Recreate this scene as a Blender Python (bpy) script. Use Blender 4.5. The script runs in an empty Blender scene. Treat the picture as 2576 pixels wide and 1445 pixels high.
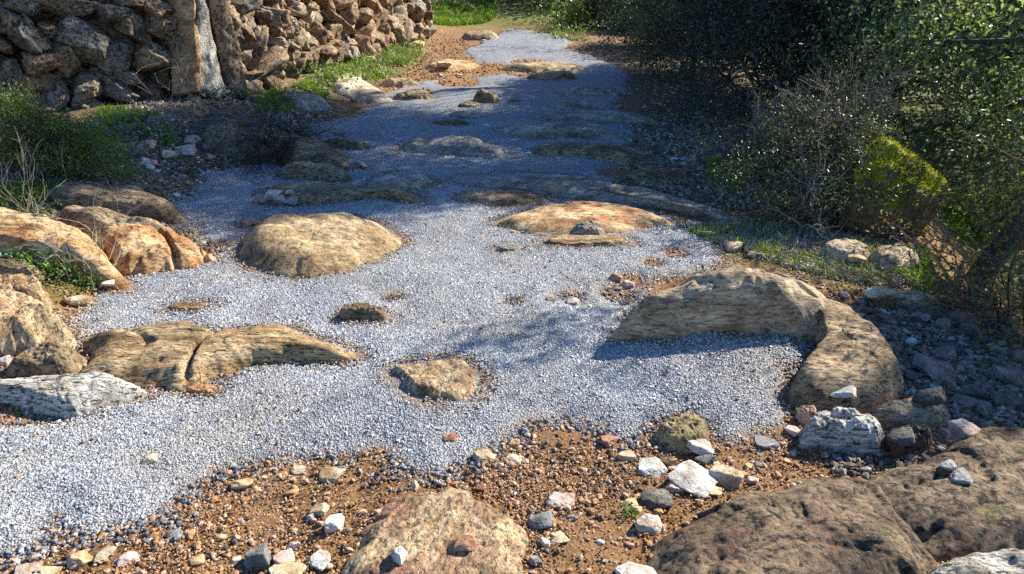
import bpy, math, random
import numpy as np
from mathutils import Vector, Matrix

# ------------------------------------------------------------------ camera, sky, sun, exposure
SC = bpy.context.scene
COL = SC.collection
PITCH = math.radians(24.5)
CAM_Z = 1.6
F = 1831.0            # focal length in pixels of a 2576 px wide picture
cam_d = bpy.data.cameras.new('camera')
cam = bpy.data.objects.new('camera', cam_d); COL.objects.link(cam)
cam.location = (0, 0, CAM_Z)
cam.rotation_euler = (math.pi/2 - PITCH, 0, 0)
cam_d.sensor_width = 36.0
cam_d.lens = 36.0*F/2576.0
cam_d.clip_start = 0.05; cam_d.clip_end = 2000
SC.camera = cam

SUN_AZ = math.radians(56.0)      # clockwise from straight ahead (+Y) towards +X
SUN_EL = math.radians(36.0)
S = np.array([math.sin(SUN_AZ)*math.cos(SUN_EL), math.cos(SUN_AZ)*math.cos(SUN_EL), math.sin(SUN_EL)])
sun_d = bpy.data.lights.new('sun', 'SUN'); sun_d.energy = 5.0; sun_d.angle = math.radians(0.53)
sun_d.color = (1.0, 0.945, 0.82)
sun = bpy.data.objects.new('sun', sun_d); COL.objects.link(sun)
sun.rotation_euler = Vector(S).to_track_quat('Z', 'Y').to_euler()
sun.location = (20, 14, 20)

W = bpy.data.worlds.new('World'); SC.world = W; W.use_nodes = True
wn = W.node_tree
bg = wn.nodes['Background']
sky = wn.nodes.new('ShaderNodeTexSky'); sky.sky_type = 'NISHITA'; sky.sun_disc = False
sky.sun_elevation = SUN_EL; sky.sun_rotation = SUN_AZ
sky.air_density = 1.0; sky.dust_density = 0.3; sky.ozone_density = 3.0
hs = wn.nodes.new('ShaderNodeHueSaturation'); hs.inputs['Saturation'].default_value = 1.26; hs.inputs['Hue'].default_value = 0.508
wn.links.new(sky.outputs[0], hs.inputs['Color']); wn.links.new(hs.outputs[0], bg.inputs[0]); bg.inputs[1].default_value = 0.10

SC.view_settings.view_transform = 'Standard'; SC.view_settings.look = 'None'
SC.view_settings.exposure = 1.32; SC.view_settings.gamma = 1.0
SC.view_settings.use_curve_mapping = False
SC.render.engine = 'CYCLES'
cy = SC.cycles
cy.max_bounces = 5; cy.diffuse_bounces = 3; cy.glossy_bounces = 2; cy.transmission_bounces = 3
cy.use_denoising = False
cy.sample_clamp_indirect = 4.0

random.seed(7)
RNG = np.random.default_rng(11)

# ------------------------------------------------------------------ numpy noise
def _hash(i, j, k, s):
    h = (i.astype(np.uint32)*np.uint32(374761393) + j.astype(np.uint32)*np.uint32(668265263)
         + k.astype(np.uint32)*np.uint32(2147483647) + np.uint32((s*1274126177) & 0xffffffff))
    h = (h ^ (h >> np.uint32(13)))*np.uint32(1274126177)
    h = (h ^ (h >> np.uint32(15)))*np.uint32(2246822519)
    h = h ^ (h >> np.uint32(16))
    return h.astype(np.float64)/4294967295.0*2 - 1

def vnoise(p, s=0):
    p = np.asarray(p, float)
    i = np.floor(p).astype(np.int64); f = p - i
    u = f*f*f*(f*(f*6-15)+10)
    r = 0
    for a in (0, 1):
        for b in (0, 1):
            for c in (0, 1):
                w = (u[:, 0] if a else 1-u[:, 0])*(u[:, 1] if b else 1-u[:, 1])*(u[:, 2] if c else 1-u[:, 2])
                r = r + w*_hash(i[:, 0]+a, i[:, 1]+b, i[:, 2]+c, s)
    return r

def fbm(p, octv=4, s=0, gain=0.5):
    p = np.asarray(p, float); a = 1.0; r = np.zeros(len(p)); t = 0
    for o in range(octv):
        r += a*vnoise(p*(2.03**o)+o*17.3, s+o); t += a; a *= gain
    return r/t

def n2(x, y, sc, octv=3, s=0):
    x = np.asarray(x, float).ravel(); y = np.asarray(y, float).ravel()
    return fbm(np.stack([x*sc, y*sc, np.full_like(x, 0.37)], 1), octv, s)

def sstep(a, b, x):
    t = np.clip((np.asarray(x, float)-a)/(b-a), 0, 1); return t*t*(3-2*t)

# ------------------------------------------------------------------ picture <-> place
cP, sP = math.cos(PITCH), math.sin(PITCH)
def ray(u, v):
    a = (np.asarray(u, float)-1288.0)/F; b = (722.5-np.asarray(v, float))/F
    return np.stack([a, cP + b*sP, -sP + b*cP], -1)

def project(P):
    P = np.asarray(P, float).reshape(-1, 3)
    y = P[:, 1]; z = P[:, 2]-CAM_Z
    d = y*cP - z*sP; up = y*sP + z*cP
    d = np.where(d < 0.05, 0.05, d)
    return 1288.0 + F*P[:, 0]/d, 722.5 - F*up/d

def plane_hit(u, v, z):
    d = ray(u, v); t = (np.asarray(z, float)-CAM_Z)/np.minimum(d[..., 2], -1e-3)
    return np.array([0, 0, CAM_Z]) + d*t[..., None]

XL = np.array([[-20, -1.5], [1.5, -1.75], [2.8, -1.75], [4, -1.75], [5, -2.05], [6.5, -1.9], [9, -1.75], [12, -1.45], [16, -1.25], [30, -1.0]])
XR = np.array([[-20, 2.7], [1.5, 2.45], [2.7, 2.38], [3.4, 2.28], [4.0, 2.42], [4.6, 2.55], [5.2, 2.7], [7, 2.8], [10, 2.9], [30, 4]])
WALL = np.array([[-6.6, 4.75], [-3.02, 7.85], [-2.62, 10.2], [-2.15, 13.2], [-1.75, 16.0]])
def xl(y): return np.interp(y, XL[:, 0], XL[:, 1])
def xr(y): return np.interp(y, XR[:, 0], XR[:, 1])
def xwall(y): return np.interp(y, WALL[:, 1], WALL[:, 0], left=-6.6, right=-1.75)

def zf(x, y):
    shp = np.shape(x)
    x = np.asarray(x, float).ravel(); y = np.asarray(y, float).ravel()
    z = 0.035*n2(x, y, 0.7, 2, 3) + 0.022*n2(x, y, 2.2, 3, 5)
    z += 0.30*sstep(0.0, 1.7, xl(y)-x)*sstep(2.5, 6.0, y)
    z += 0.10*sstep(0.0, 1.0, xl(y)-x)*(1-sstep(2.5, 6.0, y))
    drop = sstep(0.0, 1.5, x-xr(y))
    z -= drop*(0.75*(1-sstep(5.0, 8.0, y)) + 0.10)
    z -= 0.10*sstep(-0.6, 0.2, x-xr(y))*(1-sstep(3.0, 6.0, y))
    # the raised hump of the path beside the right-hand boulders
    hy = y-2.86-0.10*(x-.9); z += 0.15*np.exp(-((x-0.98)/0.55)**2 - (hy/np.where(hy < 0, 0.40, 0.24))**2)
    # rise to the hill behind, and the field behind the wall
    z += np.maximum(y-19.5, 0)*0.20 + 0.0012*np.maximum(y-19.5, 0)**2
    z += 0.9*sstep(0.5, 2.0, xwall(y)-x)*sstep(4.0, 5.5, y)
    return z.reshape(shp)

def hit(u, v):
    z = np.zeros(np.shape(u))
    for _ in range(14):
        p = plane_hit(u, v, z)
        z = 0.5*z + 0.5*zf(p[..., 0], np.minimum(p[..., 1], 60))
    p[..., 2] = zf(p[..., 0], p[..., 1])
    return p

def inpoly(u, v, poly):
    u = np.asarray(u, float); v = np.asarray(v, float); r = np.zeros(u.shape, bool)
    n = len(poly)
    for i in range(n):
        x0, y0 = poly[i]; x1, y1 = poly[(i+1) % n]
        if y0 == y1: continue
        c = ((y0 > v) != (y1 > v)) & (u < (x1-x0)*(v-y0)/(y1-y0)+x0)
        r ^= c
    return r

def sdist(x, y, poly):
    """signed distance to a polygon in the plane, positive inside"""
    x = np.asarray(x, float); y = np.asarray(y, float)
    d = np.full(x.shape, 1e9); poly = np.asarray(poly, float); n = len(poly)
    for i in range(n):
        ax, ay = poly[i]; bx, by = poly[(i+1) % n]
        ex, ey = bx-ax, by-ay; L = ex*ex+ey*ey+1e-12
        t = np.clip(((x-ax)*ex+(y-ay)*ey)/L, 0, 1)
        d = np.minimum(d, (x-ax-t*ex)**2+(y-ay-t*ey)**2)
    return np.sqrt(d)*np.where(inpoly(x, y, [tuple(p) for p in poly]), 1, -1)

def px_poly(pp):
    a = np.array(pp, float); return hit(a[:, 0], a[:, 1])[:, :2]

# ------------------------------------------------------------------ mesh / object helpers
def mesh(name, V, Fc, mat, smooth=True):
    me = bpy.data.meshes.new(name)
    V = np.asarray(V, np.float32); Fc = np.asarray(Fc, np.int32)
    k = Fc.shape[1]; n = len(Fc)
    me.vertices.add(len(V)); me.vertices.foreach_set('co', V.ravel())
    me.loops.add(n*k); me.loops.foreach_set('vertex_index', Fc.ravel())
    me.polygons.add(n)
    me.polygons.foreach_set('loop_start', np.arange(0, n*k, k, dtype=np.int32))
    me.polygons.foreach_set('loop_total', np.full(n, k, np.int32))
    me.polygons.foreach_set('use_smooth', np.full(n, smooth))
    me.update(calc_edges=True)
    for m in (mat if isinstance(mat, (list, tuple)) else [mat]): me.materials.append(m)
    return me

def obj(name, me, parent=None, loc=None):
    o = bpy.data.objects.new(name, me); COL.objects.link(o)
    if parent is not None: o.parent = parent
    if loc is not None: o.location = [float(c) for c in loc]
    return o

def tag(o, label=None, cat=None, group=None, kind=None):
    if label: o['label'] = label
    if cat: o['category'] = cat
    if group: o['group'] = group
    if kind: o['kind'] = kind
    return o

def empty(name, loc):
    o = bpy.data.objects.new(name, None); COL.objects.link(o); o.location = [float(c) for c in loc]
    o.empty_display_size = 0.1
    return o

def attr(me, name, vals):
    a = me.attributes.new(name, 'FLOAT', 'POINT'); a.data.foreach_set('value', np.asarray(vals, np.float32))

# ------------------------------------------------------------------ materials
class NT:
    def __init__(s, name):
        s.m = bpy.data.materials.new(name); s.m.use_nodes = True
        s.t = s.m.node_tree; s.b = s.t.nodes['Principled BSDF']; s.out = s.t.nodes['Material Output']
    def n(s, typ, **kw):
        nd = s.t.nodes.new(typ)
        for k, v in kw.items():
            if k in nd.inputs: nd.inputs[k].default_value = v
            else: setattr(nd, k, v)
        return nd
    def l(s, a, b): s.t.links.new(a, b)
    def ramp(s, fac, stops, interp='LINEAR'):
        r = s.n('ShaderNodeValToRGB'); cr = r.color_ramp; cr.interpolation = interp
        while len(cr.elements) > 1: cr.elements.remove(cr.elements[-1])
        for i, (p, c) in enumerate(stops):
            e = cr.elements[0] if i == 0 else cr.elements.new(p)
            e.position = p; e.color = (*c, 1)
        s.l(fac, r.inputs[0]); return r.outputs[0]
    def mix(s, fac, a, b, mode='MIX'):
        m = s.n('ShaderNodeMix', data_type='RGBA', blend_type=mode)
        for inp, v in ((m.inputs[0], fac), (m.inputs[6], a), (m.inputs[7], b)):
            if hasattr(v, 'is_linked'): s.l(v, inp)
            else: inp.default_value = (*v, 1) if isinstance(v, tuple) else v
        return m.outputs[2]
    def math(s, op, a, b=0.0):
        m = s.n('ShaderNodeMath', operation=op)
        for inp, v in ((m.inputs[0], a), (m.inputs[1], b)):
            if hasattr(v, 'is_linked'): s.l(v, inp)
            else: inp.default_value = v
        return m.outputs[0]
    def noise(s, vec, scale, detail=4, rough=0.55, dist=0.0):
        nd = s.n('ShaderNodeTexNoise', Scale=scale, Detail=detail, Roughness=rough, Distortion=dist)
        s.l(vec, nd.inputs['Vector']); return nd.outputs[0]
    def bump(s, h, strength, dist, prev=None):
        b = s.n('ShaderNodeBump', Strength=strength, Distance=dist); s.l(h, b.inputs['Height'])
        if prev is not None: s.l(prev, b.inputs['Normal'])
        return b.outputs[0]
    def coords(s, rot=(0, 0, 0), scl=(1, 1, 1), jitter=True):
        tc = s.n('ShaderNodeTexCoord'); v = tc.outputs['Object']
        if jitter:
            oi = s.n('ShaderNodeObjectInfo'); m = s.math('MULTIPLY', oi.outputs['Random'], 91.7)
            cx = s.n('ShaderNodeCombineXYZ'); s.l(m, cx.inputs[0]); s.l(m, cx.inputs[1])
            ad = s.n('ShaderNodeVectorMath', operation='ADD'); s.l(v, ad.inputs[0]); s.l(cx.outputs[0], ad.inputs[1])
            s.rnd = oi.outputs['Random']; v = ad.outputs[0]
        mp = s.n('ShaderNodeMapping', Rotation=rot, Scale=scl); s.l(v, mp.inputs['Vector'])
        s.plain = v
        return mp.outputs[0]

def rock_mat(name, dark, mid, light, stain, scl=(1, 1, 1), rot=(0, 0, 0), freq=1.0, stain_amt=0.5, dark_amt=0.6, bump=1.0, moss=None):
    N = NT(name); v = N.coords(rot, scl)
    mid = tuple(min(.8, c*1.12) for c in mid); light = tuple(min(.86, c*1.25) for c in light)
    big = N.noise(v, 3.2*freq, 6, 0.62, 0.4)
    col = N.ramp(big, [(0.32, dark), (0.44, mid), (0.56, light), (0.66, mid), (0.74, light)])
    st = N.noise(N.plain, 5.0*freq, 5, 0.6, 0.8)
    stm = N.math('MULTIPLY', N.ramp(st, [(0.50, (0, 0, 0)), (0.66, (1, 1, 1))]), stain_amt)
    col = N.mix(stm, col, stain)
    fine = N.noise(v, 34*freq, 6, 0.72, 0.6)
    fm = N.math('MULTIPLY', N.ramp(fine, [(0.41, (1, 1, 1)), (0.515, (0, 0, 0))]), min(1.0, dark_amt*1.25))
    col = N.mix(fm, col, tuple(c*0.22 for c in dark))
    sp = N.noise(N.plain, 120*freq, 3, 0.6)
    sm = N.math('MULTIPLY', N.ramp(sp, [(0.58, (0, 0, 0)), (0.70, (1, 1, 1))]), 0.55)
    col = N.mix(sm, col, tuple(min(1, c*1.45) for c in light))
    pn = N.noise(N.plain, 2.6*freq, 7, 0.72, 0.3)
    col = N.mix(N.math('MULTIPLY', N.ramp(pn, [(0.49, (0, 0, 0)), (0.58, (1, 1, 1))]), 0.62), col, (0.42, 0.40, 0.36), 'MULTIPLY')
    if moss:
        g = N.n('ShaderNodeNewGeometry'); sx = N.n('ShaderNodeSeparateXYZ'); N.l(g.outputs['Normal'], sx.inputs[0])
        mn = N.noise(N.plain, 9, 5, 0.65)
        mm = N.math('MULTIPLY', N.ramp(N.math('ADD', mn, N.math('MULTIPLY', sx.outputs[2], moss[1])), [(moss[2], (0, 0, 0)), (moss[2]+0.10, (1, 1, 1))]), moss[3])
        col = N.mix(mm, col, moss[0])
    N.l(col, N.b.inputs['Base Color'])
    N.b.inputs['Roughness'].default_value = 0.82
    N.b.inputs['Specular IOR Level'].default_value = 0.35
    b1 = N.bump(big, 0.5*bump, 0.03); b2 = N.bump(fine, 0.9*bump, 0.016, b1); b3 = N.bump(sp, 0.5*bump, 0.005, b2)
    N.l(b3, N.b.inputs['Normal'])
    return N.m

def island_mat(name, stops, rough=0.7, spec=0.4, trans=0.0, tcol=None, interp='LINEAR', fine=0.0):
    N = NT(name); g = N.n('ShaderNodeNewGeometry')
    col = N.ramp(g.outputs['Random Per Island'], stops, interp)
    if fine:
        tc = N.n('ShaderNodeTexCoord')
        nz = N.noise(tc.outputs['Object'], 160, 4, 0.7)
        col = N.mix(N.math('MULTIPLY', N.ramp(nz, [(0.36, (1, 1, 1)), (0.6, (0, 0, 0))]), fine), col, (0.05, 0.04, 0.03))
        N.l(N.bump(nz, 0.5, 0.004), N.b.inputs['Normal'])
    N.l(col, N.b.inputs['Base Color'])
    N.b.inputs['Roughness'].default_value = rough; N.b.inputs['Specular IOR Level'].default_value = spec
    if trans:
        tr = N.n('ShaderNodeBsdfTranslucent')
        N.l(N.mix(1.0, col, tcol or (1.4, 1.5, 0.6), 'MULTIPLY'), tr.inputs[0])
        ms = N.n('ShaderNodeMixShader'); ms.inputs[0].default_value = trans
        N.l(N.b.outputs[0], ms.inputs[1]); N.l(tr.outputs[0], ms.inputs[2]); N.l(ms.outputs[0], N.out.inputs[0])
    return N.m

M = {}
M['tan']    = rock_mat('tan_rock', (0.13, 0.085, 0.045), (0.30, 0.205, 0.10), (0.46, 0.345, 0.19), (0.30, 0.15, 0.06), (1, 1.6, 1.6), (0, 0, .4))
M['orange'] = rock_mat('orange_rock', (0.15, 0.075, 0.03), (0.42, 0.22, 0.08), (0.58, 0.41, 0.22), (0.44, 0.14, 0.045), (0.8, 2.2, 2.2), (0, 0, .15), stain_amt=0.75)
M['strata'] = rock_mat('layered_ochre_rock', (0.12, 0.075, 0.035), (0.38, 0.235, 0.095), (0.58, 0.43, 0.24), (0.42, 0.18, 0.05), (0.5, 3.0, 3.0), (0, 0, .12), freq=1.15, dark_amt=0.85, bump=1.3)
M['pale']   = rock_mat('pale_weathered_rock', (0.20, 0.17, 0.13), (0.44, 0.40, 0.33), (0.64, 0.59, 0.50), (0.36, 0.26, 0.16), (0.5, 3.0, 3.0), (0, 0, .05), dark_amt=0.8, bump=1.2)
M['cream']  = rock_mat('cream_rock', (0.28, 0.19, 0.11), (0.50, 0.38, 0.25), (0.66, 0.55, 0.42), (0.46, 0.25, 0.10), freq=1.1, dark_amt=0.5)
M['pink']   = rock_mat('pinkish_rock', (0.22, 0.11, 0.08), (0.48, 0.30, 0.20), (0.62, 0.46, 0.30), (0.34, 0.13, 0.11), (1, 1.5, 1.5), stain_amt=0.7)
M['grey']   = rock_mat('grey_rock', (0.09, 0.075, 0.055), (0.26, 0.225, 0.175), (0.40, 0.36, 0.29), (0.20, 0.15, 0.10), (0.6, 2.2, 2.2), (0, 0, .1))
M['brown']  = rock_mat('brown_rock', (0.09, 0.06, 0.035), (0.22, 0.15, 0.08), (0.36, 0.26, 0.15), (0.20, 0.11, 0.05), (0.7, 2.0, 2.0), (0, 0, .2), dark_amt=0.75)
M['earthy'] = rock_mat('earth_coloured_rock', (0.07, 0.044, 0.024), (0.155, 0.10, 0.054), (0.24, 0.165, 0.095), (0.15, 0.072, 0.048), (1, 1.2, 1.2), stain_amt=0.7, dark_amt=0.85, bump=1.5, moss=((0.13, 0.15, 0.025), 0.12, 0.71, 0.6))
M['slab']   = rock_mat('smooth_slab_rock', (0.14, 0.095, 0.055), (0.33, 0.24, 0.14), (0.50, 0.39, 0.25), (0.30, 0.17, 0.09), (0.5, 2.6, 2.6), (0, 0, -.25), dark_amt=0.6)
M['slab_b'] = rock_mat('rough_brown_slab_rock', (0.12, 0.075, 0.04), (0.30, 0.20, 0.10), (0.44, 0.32, 0.18), (0.30, 0.14, 0.06), (0.6, 2.2, 2.2), (0, 0, -.5), dark_amt=0.75, bump=1.2)
M['ochre']  = rock_mat('flecked_ochre_rock', (0.16, 0.10, 0.05), (0.42, 0.26, 0.12), (0.54, 0.41, 0.24), (0.36, 0.15, 0.11), (1.5, 1, 1), (0, 0, .2), freq=1.5, stain_amt=.6, dark_amt=.7, bump=1.3)
M['mossy']  = rock_mat('moss_covered_rock', (0.03, 0.022, 0.014), (0.075, 0.05, 0.03), (0.14, 0.095, 0.06), (0.22, 0.11, 0.05), moss=((0.27, 0.27, 0.016), 0.45, 0.74, 1.0))
M['lump']   = rock_mat('mossy_brown_lump', (0.10, 0.065, 0.035), (0.24, 0.17, 0.08), (0.34, 0.25, 0.12), (0.20, 0.18, 0.04), stain_amt=0.5, bump=1.4)
M['w_grey'] = rock_mat('wall_stone_grey', (0.078, 0.061, 0.044), (0.184, 0.147, 0.110), (0.313, 0.262, 0.207), (0.221, 0.129, 0.064), freq=1.0, dark_amt=0.9, bump=1.2)
M['w_brown']= rock_mat('wall_stone_brown', (0.083, 0.051, 0.028), (0.212, 0.138, 0.078), (0.331, 0.230, 0.138), (0.258, 0.129, 0.064), freq=1.0, dark_amt=0.9, bump=1.2)
M['w_red']  = rock_mat('wall_stone_russet', (0.110, 0.055, 0.032), (0.276, 0.156, 0.083), (0.386, 0.258, 0.166), (0.331, 0.147, 0.055), freq=1.0, dark_amt=0.75, bump=1.2)
M['w_pale'] = rock_mat('wall_stone_pale', (0.138, 0.092, 0.055), (0.304, 0.221, 0.138), (0.423, 0.331, 0.230), (0.331, 0.184, 0.083), freq=1.0, dark_amt=0.7, bump=1.2)
M['quartz'] = rock_mat('white_quartz', (0.36, 0.24, 0.15), (0.62, 0.53, 0.44), (0.74, 0.70, 0.64), (0.56, 0.31, 0.14), freq=2.5, stain_amt=0.8, dark_amt=0.12)
M['s_orange']= rock_mat('orange_stone', (0.28, 0.12, 0.05), (0.52, 0.28, 0.11), (0.68, 0.46, 0.25), (0.42, 0.14, 0.06), freq=2.5, dark_amt=0.25)
M['s_pink'] = rock_mat('pink_stone', (0.30, 0.17, 0.13), (0.52, 0.35, 0.28), (0.68, 0.54, 0.46), (0.50, 0.27, 0.16), freq=2.5, dark_amt=0.18)
M['s_cream']= rock_mat('cream_stone', (0.30, 0.17, 0.08), (0.56, 0.38, 0.20), (0.70, 0.56, 0.38), (0.54, 0.27, 0.09), freq=2.5, dark_amt=0.18)
M['s_grey'] = rock_mat('grey_stone', (0.10, 0.10, 0.10), (0.23, 0.22, 0.21), (0.38, 0.37, 0.35), (0.22, 0.17, 0.12), freq=2.2, dark_amt=0.3)
M['s_red']  = rock_mat('red_brown_stone', (0.18, 0.065, 0.035), (0.34, 0.145, 0.075), (0.50, 0.29, 0.18), (0.22, 0.08, 0.05), freq=2.2, dark_amt=0.35)
M['s_pink_shade'] = rock_mat('shaded_pink_stone', (0.10, 0.065, 0.055), (0.24, 0.165, 0.14), (0.36, 0.27, 0.235), (0.26, 0.13, 0.08), freq=2.2, dark_amt=0.35)  # pink stone with the right bank's shade put into its colour
M['s_dark'] = rock_mat('dark_stone', (0.05, 0.045, 0.038), (0.12, 0.105, 0.085), (0.22, 0.19, 0.15), (0.14, 0.10, 0.06), freq=2.0)

def ground_mat():
    N = NT('earth_ground'); v = N.coords(jitter=False)
    a1 = N.n('ShaderNodeAttribute', attribute_name='green'); a2 = N.n('ShaderNodeAttribute', attribute_name='litter')
    big = N.noise(v, 1.7, 5, 0.6); mid = N.noise(v, 14, 6, 0.7); fin = N.noise(v, 95, 5, 0.75)
    col = N.ramp(mid, [(0.30, (0.115, 0.053, 0.021)), (0.48, (0.235, 0.115, 0.045)), (0.66, (0.35, 0.19, 0.08))])
    lit = N.ramp(mid, [(0.30, (0.05, 0.036, 0.024)), (0.5, (0.12, 0.086, 0.056)), (0.7, (0.22, 0.17, 0.11))])
    col = N.mix(a2.outputs['Fac'], col, lit)
    col = N.mix(N.math('MULTIPLY', N.ramp(big, [(0.42, (0, 0, 0)), (0.62, (1, 1, 1))]), 0.35), col, (0.38, 0.24, 0.12))
    gr = N.ramp(mid, [(0.3, (0.035, 0.055, 0.012)), (0.6, (0.13, 0.20, 0.03))])
    gm = N.math('MULTIPLY', a1.outputs['Fac'], N.ramp(mid, [(0.30, (0, 0, 0)), (0.50, (1, 1, 1))]))
    col = N.mix(gm, col, gr)
    fm = N.math('MULTIPLY', N.ramp(fin, [(0.36, (1, 1, 1)), (0.52, (0, 0, 0))]), 0.7)
    col = N.mix(fm, col, (0.045, 0.03, 0.018))
    sm = N.math('MULTIPLY', N.ramp(fin, [(0.58, (0, 0, 0)), (0.68, (1, 1, 1))]), 0.5)
    col = N.mix(sm, col, (0.42, 0.28, 0.15))
    N.l(col, N.b.inputs['Base Color']); N.b.inputs['Roughness'].default_value = 0.95
    N.b.inputs['Specular IOR Level'].default_value = 0.2
    N.l(N.bump(fin, 0.8, 0.012, N.bump(mid, 0.6, 0.04)), N.b.inputs['Normal'])
    return N.m
M['ground'] = ground_mat()

def path_mat():
    N = NT('weathered_gravel_concrete'); v = N.coords(jitter=False)
    vo = N.n('ShaderNodeTexVoronoi', Scale=140.0); N.l(v, vo.inputs['Vector'])
    a = N.n('ShaderNodeAttribute', attribute_name='edge')
    big = N.noise(v, 1.3, 5, 0.6); mid = N.noise(v, 7, 5, 0.65)
    sepc = N.n('ShaderNodeSeparateColor'); N.l(vo.outputs['Color'], sepc.inputs[0])
    peb = N.ramp(sepc.outputs[0], [(0.0, (0.14, 0.148, 0.17)), (0.45, (0.30, 0.315, 0.35)), (1.0, (0.54, 0.555, 0.58))])
    gap = N.ramp(vo.outputs['Distance'], [(0.30, (0, 0, 0)), (0.62, (1, 1, 1))])
    col = N.mix(gap, peb, (0.085, 0.088, 0.10))
    col = N.mix(N.math('MULTIPLY', N.ramp(mid, [(0.46, (0, 0, 0)), (0.68, (1, 1, 1))]), 0.30), col, (0.30, 0.28, 0.25))
    col = N.mix(N.math('MULTIPLY', N.ramp(big, [(0.50, (0, 0, 0)), (0.68, (1, 1, 1))]), 0.28), col, (0.34, 0.25, 0.16))
    col = N.mix(a.outputs['Fac'], col, (0.22, 0.15, 0.09))
    N.l(col, N.b.inputs['Base Color']); N.b.inputs['Roughness'].default_value = 0.75
    N.b.inputs['Specular IOR Level'].default_value = 0.4
    inv = N.math('SUBTRACT', 1.0, vo.outputs['Distance'])
    N.l(N.bump(inv, 0.9, 0.008, N.bump(mid, 0.4, 0.02)), N.b.inputs['Normal'])
    return N.m
M['path'] = path_mat()
M['pebble_grey'] = island_mat('grey_aggregate', [(0, (0.17, 0.177, 0.185)), (0.25, (0.27, 0.28, 0.29)), (0.6, (0.38, 0.392, 0.40)), (0.86, (0.50, 0.51, 0.515)), (0.92, (0.44, 0.35, 0.25)), (1, (0.60, 0.59, 0.57))], 0.55, 0.5)
M['pebble_dark'] = island_mat('dark_grey_gravel', [(0, (0.03, 0.032, 0.036)), (0.5, (0.09, 0.095, 0.105)), (0.85, (0.20, 0.21, 0.23)), (0.95, (0.34, 0.20, 0.09)), (1, (0.45, 0.45, 0.45))], 0.55, 0.5)
def dusty(m):
    N = NT.__new__(NT); N.m = m; N.t = m.node_tree; N.b = N.t.nodes['Principled BSDF']
    tc = N.n('ShaderNodeTexCoord'); src = N.b.inputs['Base Color'].links[0].from_socket
    a = N.noise(tc.outputs['Object'], 1.6, 5, 0.62); b = N.noise(tc.outputs['Object'], 5.5, 5, 0.65)
    c = N.mix(N.math('MULTIPLY', N.ramp(a, [(0.43, (0, 0, 0)), (0.62, (1, 1, 1))]), 0.62), src, (0.33, 0.275, 0.20))
    c = N.mix(N.math('MULTIPLY', N.ramp(b, [(0.50, (0, 0, 0)), (0.66, (1, 1, 1))]), 0.55), c, (0.13, 0.135, 0.142))
    N.l(c, N.b.inputs['Base Color'])
dusty(M['pebble_grey'])
M['pebble_brown'] = island_mat('earthy_pebbles', [(0, (0.06, 0.032, 0.015)), (0.2, (0.17, 0.08, 0.03)), (0.45, (0.34, 0.16, 0.055)), (0.68, (0.48, 0.25, 0.10)), (0.78, (0.50, 0.29, 0.20)), (0.86, (0.54, 0.36, 0.20)), (0.93, (0.54, 0.41, 0.28)), (0.965, (0.08, 0.08, 0.085)), (1, (0.62, 0.53, 0.42))], 0.65, 0.4, fine=0.35)
M['rubble_dark'] = island_mat('bank_rubble', [(0, (0.05, 0.045, 0.04)), (0.35, (0.14, 0.115, 0.09)), (0.65, (0.24, 0.18, 0.13)), (0.85, (0.38, 0.29, 0.23)), (1, (0.55, 0.50, 0.45))], 0.75, 0.3, fine=0.5)

def leaf(name, a, b, c, rough=0.35, spec=0.5, trans=0.25):
    return island_mat(name, [(0, a), (0.6, b), (1, c)], rough, spec, trans)
M['oak']   = leaf('holm_oak_leaves', (0.06, 0.085, 0.045), (0.14, 0.18, 0.095), (0.28, 0.31, 0.19), 0.42, 0.45, 0.42)
M['dark']  = leaf('dark_bush_leaves', (0.025, 0.042, 0.034), (0.045, 0.07, 0.05), (0.085, 0.115, 0.07), 0.45, 0.35, 0.2)
M['olive'] = leaf('olive_grey_leaves', (0.06, 0.075, 0.035), (0.11, 0.13, 0.06), (0.19, 0.20, 0.10), 0.5, 0.4, 0.25)
M['bushg'] = leaf('bright_bush_leaves', (0.05, 0.085, 0.018), (0.10, 0.16, 0.03), (0.19, 0.23, 0.05), 0.45, 0.4, 0.25)
M['shrub'] = leaf('small_shrub_leaves', (0.05, 0.06, 0.025), (0.10, 0.115, 0.05), (0.18, 0.19, 0.10), 0.42, 0.45, 0.25)
M['bramb'] = leaf('yellowing_leaves', (0.07, 0.08, 0.015), (0.16, 0.15, 0.03), (0.30, 0.21, 0.05), 0.45, 0.4, 0.3)
M['grass'] = leaf('grass_blades', (0.06, 0.11, 0.012), (0.14, 0.23, 0.025), (0.28, 0.33, 0.05), 0.5, 0.4, 0.35)
M['herb']  = leaf('herb_leaves', (0.05, 0.10, 0.015), (0.10, 0.18, 0.025), (0.18, 0.25, 0.04), 0.45, 0.4, 0.3)
M['moss']  = leaf('moss_tufts', (0.10, 0.11, 0.010), (0.22, 0.23, 0.015), (0.36, 0.35, 0.03), 0.7, 0.2, 0.3)
M['greyherb'] = leaf('grey_herb_leaves', (0.10, 0.13, 0.11), (0.16, 0.20, 0.16), (0.24, 0.28, 0.22), 0.6, 0.3, 0.15)
M['litter']= island_mat('fallen_leaves', [(0, (0.10, 0.055, 0.03)), (0.4, (0.22, 0.13, 0.07)), (0.8, (0.38, 0.23, 0.11)), (1, (0.30, 0.26, 0.20))], 0.8, 0.2)
M['twig_g'] = island_mat('grey_dead_twigs', [(0, (0.10, 0.085, 0.07)), (0.6, (0.22, 0.19, 0.17)), (1, (0.36, 0.33, 0.30))], 0.85, 0.2)
M['twig_m'] = island_mat('weathered_brown_twigs', [(0, (0.04, 0.032, 0.027)), (0.7, (0.11, 0.09, 0.078)), (1, (0.26, 0.23, 0.21))], 0.85, 0.2)
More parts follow.
